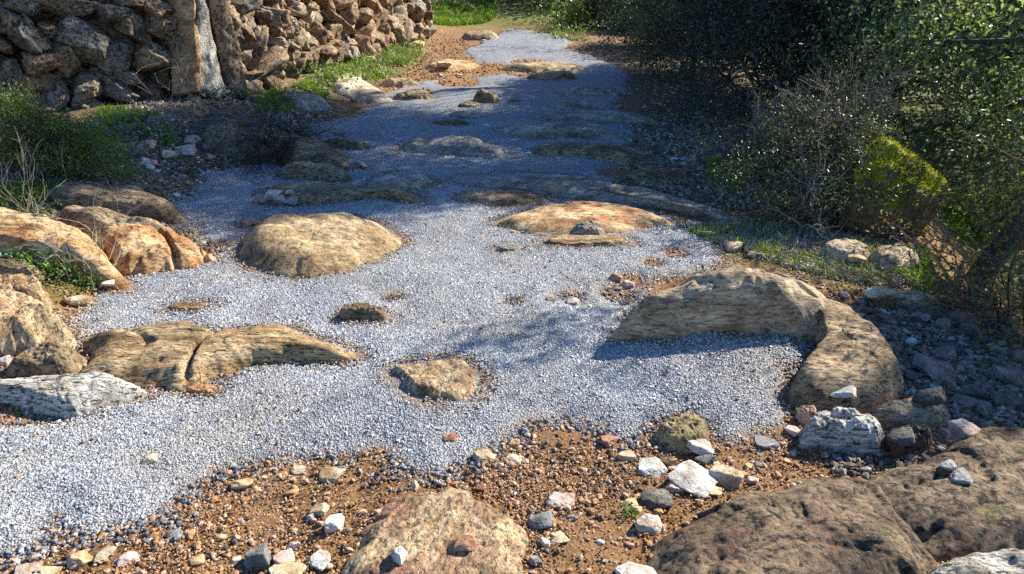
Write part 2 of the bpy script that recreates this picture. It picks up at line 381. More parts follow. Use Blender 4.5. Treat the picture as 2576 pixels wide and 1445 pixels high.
M['twig_d'] = island_mat('dark_dead_twigs', [(0, (0.02, 0.016, 0.014)), (0.7, (0.05, 0.04, 0.034)), (1, (0.12, 0.095, 0.08))], 0.9, 0.2)
M['twig_s'] = island_mat('straw_stems', [(0, (0.24, 0.19, 0.12)), (0.6, (0.42, 0.36, 0.26)), (1, (0.56, 0.50, 0.40))], 0.8, 0.2)
M['twig_r'] = island_mat('reddish_twigs', [(0, (0.05, 0.03, 0.025)), (0.6, (0.13, 0.075, 0.06)), (1, (0.24, 0.17, 0.13))], 0.8, 0.2)
M['bark']   = rock_mat('dark_bark', (0.02, 0.016, 0.012), (0.05, 0.04, 0.03), (0.10, 0.085, 0.065), (0.05, 0.04, 0.02), (3, 3, .6), freq=3)

# ------------------------------------------------------------------ polygons read off the photograph (2576 px wide)
PATH_PX = [(-160, 1120), (0, 1070), (130, 1060), (200, 1030), (350, 985), (500, 965), (420, 900), (260, 880), (190, 850), (178, 805), (240, 745), (330, 690),
           (440, 668), (530, 650), (590, 615), (520, 606), (470, 575), (350, 548), (320, 530), (450, 505), (520, 440), (640, 418),
           (720, 385), (770, 345), (770, 312), (900, 296), (930, 268), (905, 248), (985, 228), (1060, 206), (1150, 200), (1220, 196),
           (1250, 178), (1190, 150), (1160, 128), (1210, 108), (1250, 88), (1275, 73), (1340, 79), (1415, 93), (1440, 108), (1410, 124),
           (1470, 138), (1520, 152), (1570, 180), (1580, 230), (1545, 270), (1560, 300), (1600, 335), (1560, 365), (1580, 400), (1520, 432), (1560, 470), (1500, 492),
           (1560, 515), (1660, 545), (1715, 575), (1780, 610), (1825, 660), (1720, 690), (1640, 702), (1600, 760), (1560, 815),
           (1720, 770), (1900, 765), (2010, 830), (2052, 868), (2040, 912), (1958, 922), (2000, 985), (2012, 1060), (1930, 1092), (1800, 1112),
           (1775, 1075), (1700, 1040), (1640, 1075), (1570, 1108), (1440, 1062), (1330, 1066), (1245, 1135), (1140, 1170), (1050, 1200),
           (960, 1130), (880, 1142), (660, 1160), (560, 1195), (480, 1235), (390, 1310), (200, 1340), (130, 1295), (90, 1385), (-160, 1420)]
PATH_W = px_poly(PATH_PX)
DIRT_SPOTS = [((1440, 745), .06), ((1560, 745), .10), ((1600, 710), .09), ((1700, 640), .07), ((990, 750), .05), ((1235, 172), .42), ((1335, 160), .32), ((1150, 212), .3), ((1050, 235), .2), ((1400, 172), .3),
              ((1310, 186), .22), ((1290, 760), .04), ((1640, 665), .06)]

DIRT_C = hit(np.array([float(a[0]) for a, _ in DIRT_SPOTS]), np.array([float(a[1]) for a, _ in DIRT_SPOTS]))
def edge_noise(x, y):
    return 0.05*n2(x, y, 4.0, 4, 21) + 0.035*n2(x, y, 21.0, 3, 31)

def path_mask(x, y):
    d = sdist(x, y, PATH_W)
    d = d + edge_noise(x, y)*np.clip(np.asarray(y)/3.0, 0.8, 3)
    for (_, r), c in zip(DIRT_SPOTS, DIRT_C):
        dd = np.sqrt((x-c[0])**2 + ((y-c[1])*0.8)**2)-r
        d = np.minimum(d, dd + 0.03*n2(x, y, 12, 2, 41))
    return d

# ------------------------------------------------------------------ ground
def graded(a, b, step, lo, hi, g=1.13):
    xs = list(np.arange(a, b, step)); s = step; x = xs[-1]
    while x < hi: s *= g; x += s; xs.append(x)
    s = step; x = xs[0]; L = []
    while x > lo: s *= g; x -= s; L.append(x)
    return np.array(L[::-1]+xs)

GREEN_PX = [[(780, 225), (800, 160), (880, 140), (980, 110), (1010, 60), (1065, 60), (1060, 140), (1000, 190), (900, 210)],
            [(600, 245), (780, 215), (830, 245), (700, 280)], [(250, 280), (420, 300), (430, 370), (280, 360)],
            [(1080, 0), (1250, 0), (1230, 50), (1090, 60)], [(1700, 570), (1900, 560), (2330, 640), (2340, 740), (2080, 700), (1900, 650)],
            [(2380, 480), (2576, 480), (2576, 560), (2400, 580)], [(0, 470), (150, 480), (120, 540), (0, 540)], [(60, 640), (250, 660), (260, 740), (120, 740)],
            [(1395, 85), (1440, 85), (1440, 105), (1400, 108)]]
GREEN_W = [px_poly(p) for p in GREEN_PX]
def build_ground():
    xs = graded(-3.6, 3.4, 0.03, -70, 70); ys = graded(0.9, 7.0, 0.03, -25, 110, 1.06)
    X, Y = np.meshgrid(xs, ys); x, y = X.ravel(), Y.ravel()
    z = zf(x, y)
    near = (y < 9) & (np.abs(x) < 5)
    z[near] += 0.010*n2(x[near], y[near], 9, 3, 71) + 0.004*n2(x[near], y[near], 30, 2, 72)
    nx, ny = len(xs), len(ys)
    i = (np.arange(ny-1)[:, None]*nx + np.arange(nx-1)[None]).ravel()
    me = mesh('ground', np.stack([x, y, z], 1), np.stack([i, i+1, i+nx+1, i+nx], 1), M['ground'])
    g = np.zeros(len(x))
    for p in GREEN_W: g = np.maximum(g, sstep(-0.25, 0.2, sdist(x, y, p)))
    g = np.maximum(g, 0.8*sstep(17.5, 20, y)); g = np.maximum(g, 0.6*sstep(0.6, 1.5, x-xr(y)))
    attr(me, 'green', g)
    lt = np.maximum(sstep(-0.2, 0.5, xl(y)-x)*sstep(3.6, 4.6, y)*(1-sstep(10, 12, y)), sstep(-0.7, -0.2, x-xr(y))*(1-sstep(3.1, 3.4, y)*(1-sstep(4.9, 5.3, y)))*(1-sstep(16, 20, y)))
    lt = np.maximum(lt, sstep(1.0, 1.5, x)*sstep(2.1, 2.4, y)*(1-sstep(3.0, 3.3, y)))
    lt = np.maximum(lt, sstep(4.8, 5.2, y)*sstep(1.0, 1.5, x)*(1-sstep(14, 18, y)))
    attr(me, 'litter', np.clip(lt, 0, 1))
    tag(obj('ground', me), kind='structure')

def path_z(x, y, d=None):
    if d is None: d = path_mask(x, y)
    th = 0.022*sstep(-0.01, 0.16, d) + 0.006*sstep(-0.01, 0.02, d) - 0.03*(1-sstep(-0.06, 0.0, d))
    return zf(x, y) + th + 0.008*n2(x, y, 6, 3, 77) + 0.003

def build_path():
    xs = np.arange(-2.6, 2.4, 0.022); ys = graded(1.2, 6.0, 0.022, 1.1, 24.0, 1.02)
    X, Y = np.meshgrid(xs, ys); x, y = X.ravel(), Y.ravel()
    d = path_mask(x, y); z = path_z(x, y, d); dr = rock_dist(x, y); wob = n2(x, y, 14, 3, 64)
    rim = np.exp(-(np.abs(dr+.01)/(.035+.03*np.clip(wob, -.8, 1)))**2)*sstep(-.35, .25, n2(x, y, 5, 3, 65)+.1); z = z-.010*rim
    nx, ny = len(xs), len(ys)
    i = (np.arange(ny-1)[:, None]*nx + np.arange(nx-1)[None]).ravel()
    q = np.stack([i, i+1, i+nx+1, i+nx], 1)
    q = q[(d[q] > -0.07*np.clip(y[q]/4, 1, 4)).any(1)]
    used = np.unique(q); remap = np.full(len(x), -1); remap[used] = np.arange(len(used))
    me = mesh('path', np.stack([x, y, z], 1)[used], remap[q], M['path'])
    attr(me, 'edge', np.maximum(0.75*(1-sstep(0.0, 0.06, d)), .9*rim)[used])
    tag(obj('path', me), kind='structure')
build_ground()

# ------------------------------------------------------------------ pebbles
PH = (1+5**.5)/2
ICO_V = np.array([(-1, PH, 0), (1, PH, 0), (-1, -PH, 0), (1, -PH, 0), (0, -1, PH), (0, 1, PH), (0, -1, -PH), (0, 1, -PH), (PH, 0, -1), (PH, 0, 1), (-PH, 0, -1), (-PH, 0, 1)])
ICO_V = ICO_V/np.linalg.norm(ICO_V[0])
ICO_F = np.array([(0, 11, 5), (0, 5, 1), (0, 1, 7), (0, 7, 10), (0, 10, 11), (1, 5, 9), (5, 11, 4), (11, 10, 2), (10, 7, 6), (7, 1, 8), (3, 9, 4), (3, 4, 2), (3, 2, 6), (3, 6, 8), (3, 8, 9), (4, 9, 5), (2, 4, 11), (6, 2, 10), (8, 6, 7), (9, 8, 1)])
OCT_V = np.array([(1, 0, 0), (-1, 0, 0), (0, 1, 0), (0, -1, 0), (0, 0, 1), (0, 0, -1)], float)
OCT_F = np.array([(0, 2, 4), (2, 1, 4), (1, 3, 4), (3, 0, 4), (2, 0, 5), (1, 2, 5), (3, 1, 5), (0, 3, 5)])
def pebbles(name, P, size, mat, flat=0.62, tiny=False):
    n = len(P); BV, BF = (OCT_V*1.15, OCT_F) if tiny else (ICO_V, ICO_F); nv = len(BV)
    s = size[:, None]*np.stack([RNG.uniform(0.75, 1.5, n), RNG.uniform(0.6, 1.0, n), RNG.uniform(flat*0.6, flat*1.25, n)], 1)
    V = BV[None]*(1+RNG.uniform(-0.26, 0.20, (n, nv, 1)))*s[:, None]
    a = RNG.uniform(0, 6.283, n); t = RNG.normal(0, 0.28, n)
    c, sn = np.cos(t), np.sin(t)
    y, z = V[..., 1]*c[:, None]-V[..., 2]*sn[:, None], V[..., 1]*sn[:, None]+V[..., 2]*c[:, None]
    c, sn = np.cos(a), np.sin(a); x = V[..., 0]
    V = np.stack([x*c[:, None]-y*sn[:, None], x*sn[:, None]+y*c[:, None], z], -1)+P[:, None]
    Fc = (BF[None]+nv*np.arange(n)[:, None, None]).reshape(-1, 3)
    return obj(name, mesh(name, V.reshape(-1, 3), Fc, mat, smooth=False))

def scatter(n, x0, x1, y0, y1):
    return RNG.uniform(x0, x1, n), RNG.uniform(y0, y1, n)
def in_view(x, y, z=0.0, m=120):
    u, v = project(np.stack([x, y, np.full(len(x), z)], 1)); return (u > -m) & (u < 2576+m) & (v < 1445+m)

def build_aggregate():
    A = []
    for n, y0, y1, s0, s1 in ((230000, 1.25, 3.3, 0.0026, 0.0052), (150000, 3.3, 5.2, 0.0026, 0.0052), (70000, 5.2, 8.5, 0.004, 0.007)):
        x, y = scatter(n, -2.5, 2.3, y0, y1); k = in_view(x, y); x, y = x[k], y[k]
        d = path_mask(x, y); k = (d > RNG.uniform(-0.09, 0.05, len(x))) & (RNG.random(len(x)) < 0.35+0.65*sstep(-.45, .15, n2(x, y, 2.1, 4, 66))); x, y, d = x[k], y[k], d[k]
        dr = rock_dist(x, y); k = (dr < .03) & (RNG.random(len(x)) > .8*np.exp(-(dr/.03)**2)); x, y, d = x[k], y[k], d[k]
        s = RNG.uniform(s0, s1, len(x)); s *= np.where(RNG.random(len(x)) < 0.05, 1.9, 1)
        A.append((x, y, np.maximum(path_z(x, y, d), zf(x, y)+.004)+s*0.05, s))
    x, y, z, s = [np.concatenate(c) for c in zip(*A)]
    tag(pebbles('path_gravel', np.stack([x, y, z], 1), s, M['pebble_grey'], tiny=True), 'pale blue grey gravel set in the worn path surface', 'gravel', kind='stuff')
    # grit gathered round the rocks and lying about on the path
    x, y = scatter(160000, -2.5, 2.3, 1.3, 6.0); k = in_view(x, y); x, y = x[k], y[k]; dr = rock_dist(x, y)
    k = (dr < .015) & (dr > -.1) & (RNG.random(len(x)) < .8*np.exp(-(dr/.035)**2)*sstep(-.3, .3, n2(x, y, 4, 3, 58))); k |= (dr < 0) & (RNG.random(len(x)) < .035*sstep(-.1, .4, n2(x, y, 2.4, 3, 59)))
    x, y = x[k], y[k]; s = RNG.uniform(.002, .0065, len(x))
    tag(pebbles('path_grit', np.stack([x, y, np.maximum(path_z(x, y), zf(x, y))+.003+s*.3], 1), s, M['pebble_brown'], .75), 'brown grit gathered round the rocks and strewn on the path', 'grit', kind='stuff')
    # loose brown gravel over the bare earth in front and in the worn spots
    A = []
    for n, y0, y1, s0, s1 in ((150000, 1.2, 2.6, 0.0018, 0.0048), (9000, 1.2, 2.7, 0.005, 0.013), (26000, 2.6, 4.6, 0.004, 0.009), (12000, 4.6, 16, 0.010, 0.022)):
        x, y = scatter(n, -2.6, 2.4, y0, y1); k = in_view(x, y); x, y = x[k], y[k]
        d = path_mask(x, y); k = (d < 0.03)
        x, y = x[k], y[k]; k = RNG.random(len(x)) < 0.30+0.70*sstep(-0.2, 0.3, n2(x, y, 3, 3, 55)); x, y = x[k], y[k]
        s = RNG.uniform(s0, s1, len(x)); A.append((x, y, zf(x, y)+0.004+s*0.25, s))
    x, y, z, s = [np.concatenate(c) for c in zip(*A)]
    tag(pebbles('earth_gravel', np.stack([x, y, z], 1), s, M['pebble_brown'], 0.75), 'loose orange brown gravel scattered over bare earth', 'gravel', kind='stuff')
    x, y = scatter(60000, -2.4, 1.9, 1.3, 3.4); k = in_view(x, y); x, y = x[k], y[k]; d = path_mask(x, y)
    k = (d < 0.03) & (RNG.random(len(d)) < np.exp(np.minimum(d, 0)/0.055)*.85*sstep(-.1, .4, n2(x, y, 2.2, 2, 63)+.25)); x, y = x[k], y[k]; s = RNG.uniform(.004, .010, len(x))
    tag(pebbles('edge_gravel', np.stack([x, y, zf(x, y)+.006+s*.35], 1), s, M['pebble_dark'], .75), 'dark grey loose gravel crumbling off the broken path edge', 'gravel', kind='stuff')
    # dark rubble of the right bank and of the strip under the wall
    A = []
    for n, x0, x1, y0, y1, s0, s1 in ((6500, 1.1, 2.6, 1.8, 3.3, 0.006, 0.020), (4500, 1.0, 2.7, 4.8, 8, 0.010, 0.026), (7000, -3.6, -1.5, 3.6, 8, 0.008, 0.022)):
        x, y = scatter(n, x0, x1, y0, y1); k = (path_mask(x, y) < 0.0) & in_view(x, y); x, y = x[k], y[k]
        s = RNG.uniform(s0, s1, len(x))*RNG.uniform(0.6, 1.2, len(x)); A.append((x, y, zf(x, y)+s*0.25, s))
    x, y, z, s = [np.concatenate(c) for c in zip(*A)]
    tag(pebbles('bank_rubble', np.stack([x, y, z], 1), s, M['rubble_dark'], 0.8), 'dark mixed rubble along both edges of the path', 'rubble', kind='stuff')
# ------------------------------------------------------------------ embedded rocks
def catmull(P, n):
    P = np.asarray(P, float); m = len(P)
    seg = np.linalg.norm(np.roll(P, -1, 0)-P, axis=1); cum = np.concatenate([[0], np.cumsum(seg)])
    s = np.linspace(0, cum[-1], n, endpoint=False); i = np.clip(np.searchsorted(cum, s, 'right')-1, 0, m-1)
    t = ((s-cum[i])/np.maximum(seg[i], 1e-9))[:, None]
    p0, p1, p2, p3 = P[(i-1) % m], P[i], P[(i+1) % m], P[(i+2) % m]
    return 0.5*((2*p1)+(-p0+p2)*t+(2*p0-5*p1+4*p2-p3)*t*t+(-p0+3*p1-3*p2+p3)*t**3)

ROCKS = []; OUTL = []
def rock_dist(x, y):
    d = np.full(len(x), -9.0)
    for O in OUTL:
        lo_, hi_ = O.min(0)-.12, O.max(0)+.12; k = (x > lo_[0]) & (x < hi_[0]) & (y > lo_[1]) & (y < hi_[1])
        if k.any(): d[k] = np.maximum(d[k], sdist(x[k], y[k], O))
    return d
HSC = 0.58
def slab(name, label, cat, px, H, mat, flat=2.6, k=0.75, NA=150, NR=44, rough=1.0, stria=(0.0, 6.0, 0.0), cracks=(), tilt=(0, 0), group=None, sink=0.0, ledges=0.0, bumps=(), facet=16):
    """a rock lying in the ground, its outline read off the photograph and given its own height"""
    a = np.array(px, float); H = H*(HSC if a[:, 1].max() > 540 else 1.0 if a[:, 1].max() > 330 else .55); vmax, vmin = a[:, 1].max(), a[:, 1].min()
    t = (vmax-a[:, 1])/(vmax-vmin+1e-9)
    base = hit(np.array([a[:, 0].mean()]), np.array([vmax]))[0]
    z0 = zf(base[0], base[1])
    P = plane_hit(a[:, 0], a[:, 1], z0 + 0.03 + H*k*t)[:, :2]
    O = catmull(P, NA); c = O.mean(0)
    seed = (hash(name+label) if False else sum(map(ord, label))) % 997
    size = np.sqrt(abs(np.sum(O[:, 0]*np.roll(O[:, 1], -1)-O[:, 1]*np.roll(O[:, 0], -1)))/2)
    jit = fbm(np.stack([O[:, 0]/size*5, O[:, 1]/size*5, np.full(NA, seed*1.7)], 1), 4, seed)*0.05*size*rough
    out = (O-c)/np.maximum(np.linalg.norm(O-c, axis=1, keepdims=True), 1e-6)
    O = O + out*jit[:, None]
    OUTL.append(O[::max(1, NA//50)])
    kk = np.arange(1, NR+1)/NR; r = np.sin(kk*math.pi/2)**0.9
    xy = c[None, None]+r[:, None, None]*(O-c)[None]
    rr = np.repeat(r, NA); xy = xy.reshape(-1, 2)
    xy = np.concatenate([[c], xy, O+out*0.004, O+out*0.012]); rr = np.concatenate([[0], rr, np.full(NA, 1.0), np.full(NA, 1.0)])
    q = np.stack([xy[:, 0], xy[:, 1], np.full(len(xy), seed*0.61)], 1)
    prof = np.maximum(1-rr**flat, 0)**0.55
    lo = fbm(q*np.array([2.2/size, 2.2/size, 1]), 3, seed)
    hi = fbm(q*np.array([9/size, 9/size, 1]), 4, seed+3)
    z = H*prof*(1+0.45*rough*lo)+(0.07*H+0.005)*rough*hi*np.sqrt(prof)
    if stria[0]:
        ca, sa = math.cos(stria[2]), math.sin(stria[2])
        along = xy[:, 0]*ca+xy[:, 1]*sa; across = -xy[:, 0]*sa+xy[:, 1]*ca
        st = fbm(np.stack([along*stria[1]*0.13, across*stria[1], np.full(len(xy), seed*.3)], 1), 4, seed+9)
        z += stria[0]*(1-np.abs(st)*2.2)*np.sqrt(prof)
    if ledges:
        hh = z/max(H, 1e-6)*4+lo*1.5; z = (1-ledges)*z + ledges*H/4*(np.floor(hh)+sstep(0.35, 0.75, hh-np.floor(hh))-lo*1.5)*np.sqrt(prof)
    if facet:
        rg = np.random.default_rng(seed+5); K_ = facet
        sp = c+(O[rg.integers(0, NA, K_)]-c)*np.sqrt(rg.random(K_))[:, None]; g = rg.normal(0, 1, (K_, 2))*.55; hh = rg.normal(0, .35, K_)
        wob = 0.07*size/np.sqrt(K_)*6*np.stack([hi, fbm(q*np.array([7/size, 7/size, 1])+9, 3, seed+4)], 1)
        dd = np.linalg.norm(xy[:, None]+wob[:, None]-sp[None], axis=2); wgt = np.exp(-(dd-dd.min(1, keepdims=True))/(0.06*size)); wgt /= wgt.sum(1, keepdims=True)
        pl = hh[None]+np.einsum('nkd,kd->nk', xy[:, None]-sp[None], g)/size*2.2
        d2 = np.sort(dd, axis=1); crack = np.exp(-((d2[:, 1]-d2[:, 0])/(0.02*size))**2)
        z += (np.sum(wgt*pl, 1)*0.22*H*rough - crack*min(0.05*H, .004))*np.sqrt(prof)
    z += (tilt[0]*(xy[:, 0]-c[0])+tilt[1]*(xy[:, 1]-c[1]))*prof
    for (bu, bv), br, bh in bumps:
        b = plane_hit(np.array([float(bu)]), np.array([float(bv)]), np.array([z0+H*k]))[0]
        z += bh*np.exp(-((xy[:, 0]-b[0])**2+(xy[:, 1]-b[1])**2)/br**2)*np.sqrt(prof)
    for poly, dep, wid in cracks:
        cp = np.array(poly, float); cw = plane_hit(cp[:, 0], cp[:, 1], np.full(len(cp), z0+H*0.8))[:, :2]
        d = np.full(len(xy), 1e9)
        for i in range(len(cw)-1):
            e = cw[i+1]-cw[i]; tt = np.clip(((xy-cw[i])@e)/(e@e+1e-12), 0, 1)
            d = np.minimum(d, np.linalg.norm(xy-cw[i]-tt[:, None]*e, axis=1))
        d = d+0.008*hi
        z -= dep*np.exp(-(d/wid)**2)
    z[-2*NA:-NA] = -0.02; z[-NA:] = -0.12
    z = z + zf(xy[:, 0], xy[:, 1])*(0.5+0.5*rr) + z0*(0.5-0.5*rr) - sink
    z[-NA:] -= 0.05
    z[:-2*NA] += 0.030*sstep(0, .3, 1-rr[:-2*NA])
    V = np.stack([xy[:, 0], xy[:, 1], z], 1)
    org = np.array([c[0], c[1], z0]); V = V-org
    Fq = []
    ar = np.arange(NA); nx = (ar+1) % NA
    tri = np.stack([np.zeros(NA, int), 1+ar, 1+nx, 1+nx], 1)
    rows = [np.stack([1+k2*NA+ar, 1+(k2+1)*NA+ar, 1+(k2+1)*NA+nx, 1+k2*NA+nx], 1) for k2 in range(NR+1)]
    q4 = np.concatenate(rows)
    tris = np.concatenate([tri[:, :3], q4[:, [0, 1, 2]], q4[:, [0, 2, 3]]])
    o = obj(name, mesh(name, V, tris, M[mat]), loc=org)
    tag(o, label, cat, group)
    ROCKS.append(V[:-2*NA]+org); return o

E = lambda u0, v0, u1, v1, n=12, ph=0.0: [((u0+u1)/2+(u1-u0)/2*math.cos(6.2832*i/n+ph)*(1+.10*math.sin(i*2.3+u0)), (v0+v1)/2+(v1-v0)/2*math.sin(6.2832*i/n+ph)*(1+.10*math.cos(i*1.7+v0))) for i in range(n)]
R, RS = 'rock', 'rocks bedded in the path and its edges'
def rk(label, px, H, mat, name='bedded_rock', **kw): return slab(name, label, R, px, H, mat, group=RS, **kw)

rk('large rounded tan boulder bedded in the gravel left of the middle', [(595, 600), (600, 640), (625, 670), (680, 690), (740, 700), (830, 690), (900, 665), (960, 630), (1010, 600), (1025, 580), (1005, 555), (960, 535), (890, 520), (820, 520), (740, 530), (680, 545), (620, 570)], .15, 'tan', NA=220, NR=60, flat=3.0, stria=(.012, 13, .4), k=.8, rough=1.4)
rk('low brown rock tucked behind the large tan boulder', E(588, 545, 720, 580), .05, 'brown')
rk('broad flat orange slab right of the middle with a cobble at its foot', [(1240, 550), (1290, 570), (1360, 592), (1440, 594), (1540, 592), (1640, 572), (1700, 565), (1660, 540), (1600, 515), (1560, 502), (1460, 498), (1380, 505), (1300, 520)], .10, 'orange', NA=200, NR=50, flat=3, stria=(.008, 14, .1))
rk('small rounded grey cobble at the foot of the orange slab', E(1430, 556, 1532, 597), .09, 'grey', flat=2.2, k=.9, name='cobble')
rk('long low ochre ledge in front of the grey cobble', E(1350, 588, 1600, 624, 14), .035, 'strata', flat=4, stria=(.006, 20, .05))
rk('very long dark flat slab lying across the shaded path on the right', [(1130, 455), (1200, 437), (1330, 430), (1440, 435), (1520, 452), (1640, 472), (1760, 508), (1890, 553), (1840, 562), (1700, 525), (1600, 505), (1450, 490), (1300, 480), (1180, 468)], .07, 'grey', NA=220, flat=2.2, stria=(.006, 10, -.2))
rk('low dark rock in front of the very long dark slab', E(1140, 478, 1385, 516), .04, 'brown', stria=(.005, 14, 0))
rk('wide brown shelf of rock carrying a pile of pinkish stones', [(650, 475), (700, 458), (800, 455), (920, 470), (1000, 470), (1065, 495), (1060, 515), (960, 500), (860, 505), (760, 515), (660, 518)], .06, 'brown', flat=3, stria=(.006, 12, 0))
rk('pale grey rough rock adjoining the wide brown shelf', [(925, 470), (930, 435), (990, 428), (1060, 437), (1105, 455), (1060, 470), (1000, 482), (950, 485)], .07, 'grey', rough=1.3)
rk('narrow dark slab beside the heap of dead twigs', [(690, 392), (760, 388), (850, 400), (930, 420), (880, 428), (800, 418), (710, 408)], .07, 'grey')
rk('dark sloping outcrop under the heap of dead twigs', [(520, 345), (590, 305), (690, 305), (770, 345), (850, 385), (905, 420), (830, 432), (700, 410), (600, 395), (530, 375)], .17, 'brown', stria=(.012, 10, -.3), rough=1.5)
rk('grey shaded rock between wall foot and path', [(650, 300), (690, 280), (735, 280), (752, 305), (720, 320), (670, 318)], .16, 'grey', rough=1.4)
rk('long flat grey rock at the foot of the sunlit wall', E(700, 232, 830, 268), .12, 'grey')
rk('steep edged brown rock below the narrow dark slab', [(700, 412), (780, 410), (850, 428), (892, 450), (860, 463), (780, 445), (700, 435)], .09, 'brown', stria=(.01, 14, -.3))
rk('pale grey hump of rock in the middle of the shaded path', [(1000, 350), (1060, 335), (1150, 338), (1230, 362), (1295, 395), (1240, 400), (1140, 385), (1060, 378), (1010, 370)], .10, 'grey', rough=1.3, flat=2.2)
rk('curving grey slab spanning the right half of the shaded path', [(1250, 312), (1300, 305), (1360, 308), (1390, 325), (1440, 328), (1500, 310), (1560, 312), (1595, 340), (1540, 352), (1440, 345), (1350, 345), (1280, 335)], .10, 'grey')
rk('brownish slab below the curving grey slab', [(1325, 372), (1380, 352), (1460, 362), (1560, 365), (1650, 378), (1640, 395), (1540, 405), (1430, 388), (1350, 385)], .08, 'brown')
rk('long smooth grey slab farther up the shaded path on the right', [(1335, 285), (1400, 275), (1500, 277), (1600, 285), (1660, 300), (1560, 306), (1440, 302), (1350, 298)], .12, 'grey')
rk('thin grey ledge above the long smooth slab', E(1375, 250, 1545, 277), .10, 'grey')
rk('dark brown rounded rock standing on the shaded path', E(1190, 230, 1256, 258, 11), .20, 'brown', flat=3, name='boulder')
rk('low brown rock just left of the standing dark rock', E(1150, 255, 1212, 272), .07, 'brown')
rk('small dark rock just right of the standing dark rock', E(1280, 243, 1312, 256), .07, 'grey')
rk('thin brown ledge at the left side of the upper shaded path', E(1080, 300, 1190, 318), .06, 'brown')
rk('flat grey patch of rock left of the upper path', E(1120, 277, 1240, 296), .07, 'grey')
rk('dark ledge of rock in the sunlit upper path', [(1320, 195), (1350, 182), (1410, 180), (1450, 190), (1445, 205), (1380, 203)], .14, 'brown', ledges=.2)
rk('tan shelf of rock in the sunlit upper path', [(1250, 165), (1330, 150), (1430, 155), (1480, 170), (1440, 182), (1340, 178)], .14, 'tan')
rk('orange tan flat rock on the left of the sunlit upper path', E(1070, 150, 1200, 176), .10, 'orange')
rk('brown mound at the far bend of the path', E(1160, 78, 1262, 100), .22, 'brown')
rk('tan ledge along the left of the middle path', E(960, 195, 1060, 216), .12, 'tan')
rk('pale sunlit slab at the foot of the wall', [(828, 210), (850, 194), (905, 198), (925, 215), (995, 250), (960, 258), (900, 248), (850, 238)], .16, 'cream')
rk('dark shaded slab beside the green bush', [(120, 490), (160, 468), (260, 458), (360, 465), (440, 490), (455, 515), (400, 528), (260, 532), (150, 525)], .10, 'brown', flat=2.4, stria=(.008, 16, 0))
rk('orange streaked rock at the left edge of the picture', [(-60, 560), (0, 545), (60, 545), (130, 555), (190, 575), (240, 600), (280, 640), (315, 688), (250, 692), (180, 672), (100, 652), (0, 632), (-60, 625)], .15, 'orange', NA=200, NR=56, flat=3.4, stria=(.016, 12, -.2), k=.8, rough=1.6)
rk('dark brown rock behind the orange streaked rocks', [(135, 535), (200, 530), (330, 545), (430, 560), (438, 585), (350, 600), (250, 600), (170, 570)], .16, 'brown', rough=1.3, stria=(.012, 14, -.1))
rk('pink and cream blocky rock with a dark crack', [(235, 600), (330, 582), (420, 572), (480, 592), (520, 622), (545, 645), (430, 672), (345, 692), (310, 688), (270, 640)], .15, 'orange', NA=200, NR=56, flat=3.6, stria=(.012, 14, .3), rough=1.6, cracks=[([(385, 590), (430, 620), (445, 665)], .06, .012), ([(490, 610), (515, 640)], .05, .012)], k=.8)
rk('small reddish brown slab at the left edge', E(-40, 650, 112, 690), .07, 'brown')
rk('upper tan boulder at the left edge', [(-50, 720), (20, 695), (80, 688), (112, 712), (118, 750), (60, 765), (-50, 770)], .15, 'ochre', rough=1.4)
rk('big tan and cream boulder at the left edge', [(-60, 760), (40, 745), (110, 750), (150, 785), (180, 815), (190, 845), (140, 868), (60, 885), (-60, 890)], .17, 'ochre', NA=180, NR=50, rough=1.7, flat=3.4, stria=(.010, 14, .9))
rk('dark weathered lump in front of the big tan boulder', [(15, 920), (60, 885), (130, 862), (200, 868), (210, 890), (170, 925), (90, 942), (30, 938)], .09, 'brown', rough=1.5)
rk('long low layered ochre rock running from the left into the gravel', [(180, 935), (232, 880), (212, 842), (330, 817), (440, 806), (530, 826), (600, 814), (730, 807), (780, 835), (860, 855), (922, 885), (895, 903), (760, 906), (640, 922), (540, 947), (470, 974), (350, 967), (250, 948)], .10, 'strata', NA=320, NR=80, flat=3.2, stria=(.012, 13, -.05), rough=1.3, facet=18, cracks=[([(560, 838), (500, 885), (470, 950)], .035, .014), ([(215, 900), (180, 935)], .03, .02), ([(330, 850), (380, 880)], .02, .02)])
rk('pale grey weathered rock like a driftwood log', [(-60, 975), (0, 955), (60, 942), (180, 937), (300, 940), (375, 963), (350, 985), (280, 1006), (190, 1036), (100, 1026), (0, 998), (-60, 1000)], .09, 'pale', NA=220, NR=56, stria=(.010, 20, .1), flat=3)
rk('small flat tan sliver between pale rock and gravel', E(465, 963, 556, 992), .025, 'orange')
rk('small brown rounded rock alone in the sunlit gravel', [(845, 790), (862, 765), (905, 750), (945, 755), (975, 785), (970, 808), (920, 805), (870, 803)], .09, 'brown', name='boulder', rough=1.3, k=.9, stria=(.008, 30, .2))
rk('round flat tan rock in the front gravel', [(970, 915), (1020, 898), (1100, 888), (1160, 892), (1200, 920), (1215, 950), (1210, 985), (1170, 1015), (1100, 1012), (1050, 1000), (1010, 970), (990, 935)], .055, 'ochre', NA=200, NR=56, flat=3.6, rough=1.5, bumps=[((1090, 905), .10, -.02)])
rk('thin orange flake level with the gravel left of centre', E(410, 757, 532, 784), .022, 'strata')
rk('flat dark stone on the gravel below the orange slab', E(1245, 610, 1312, 636, 9), .03, 'grey')
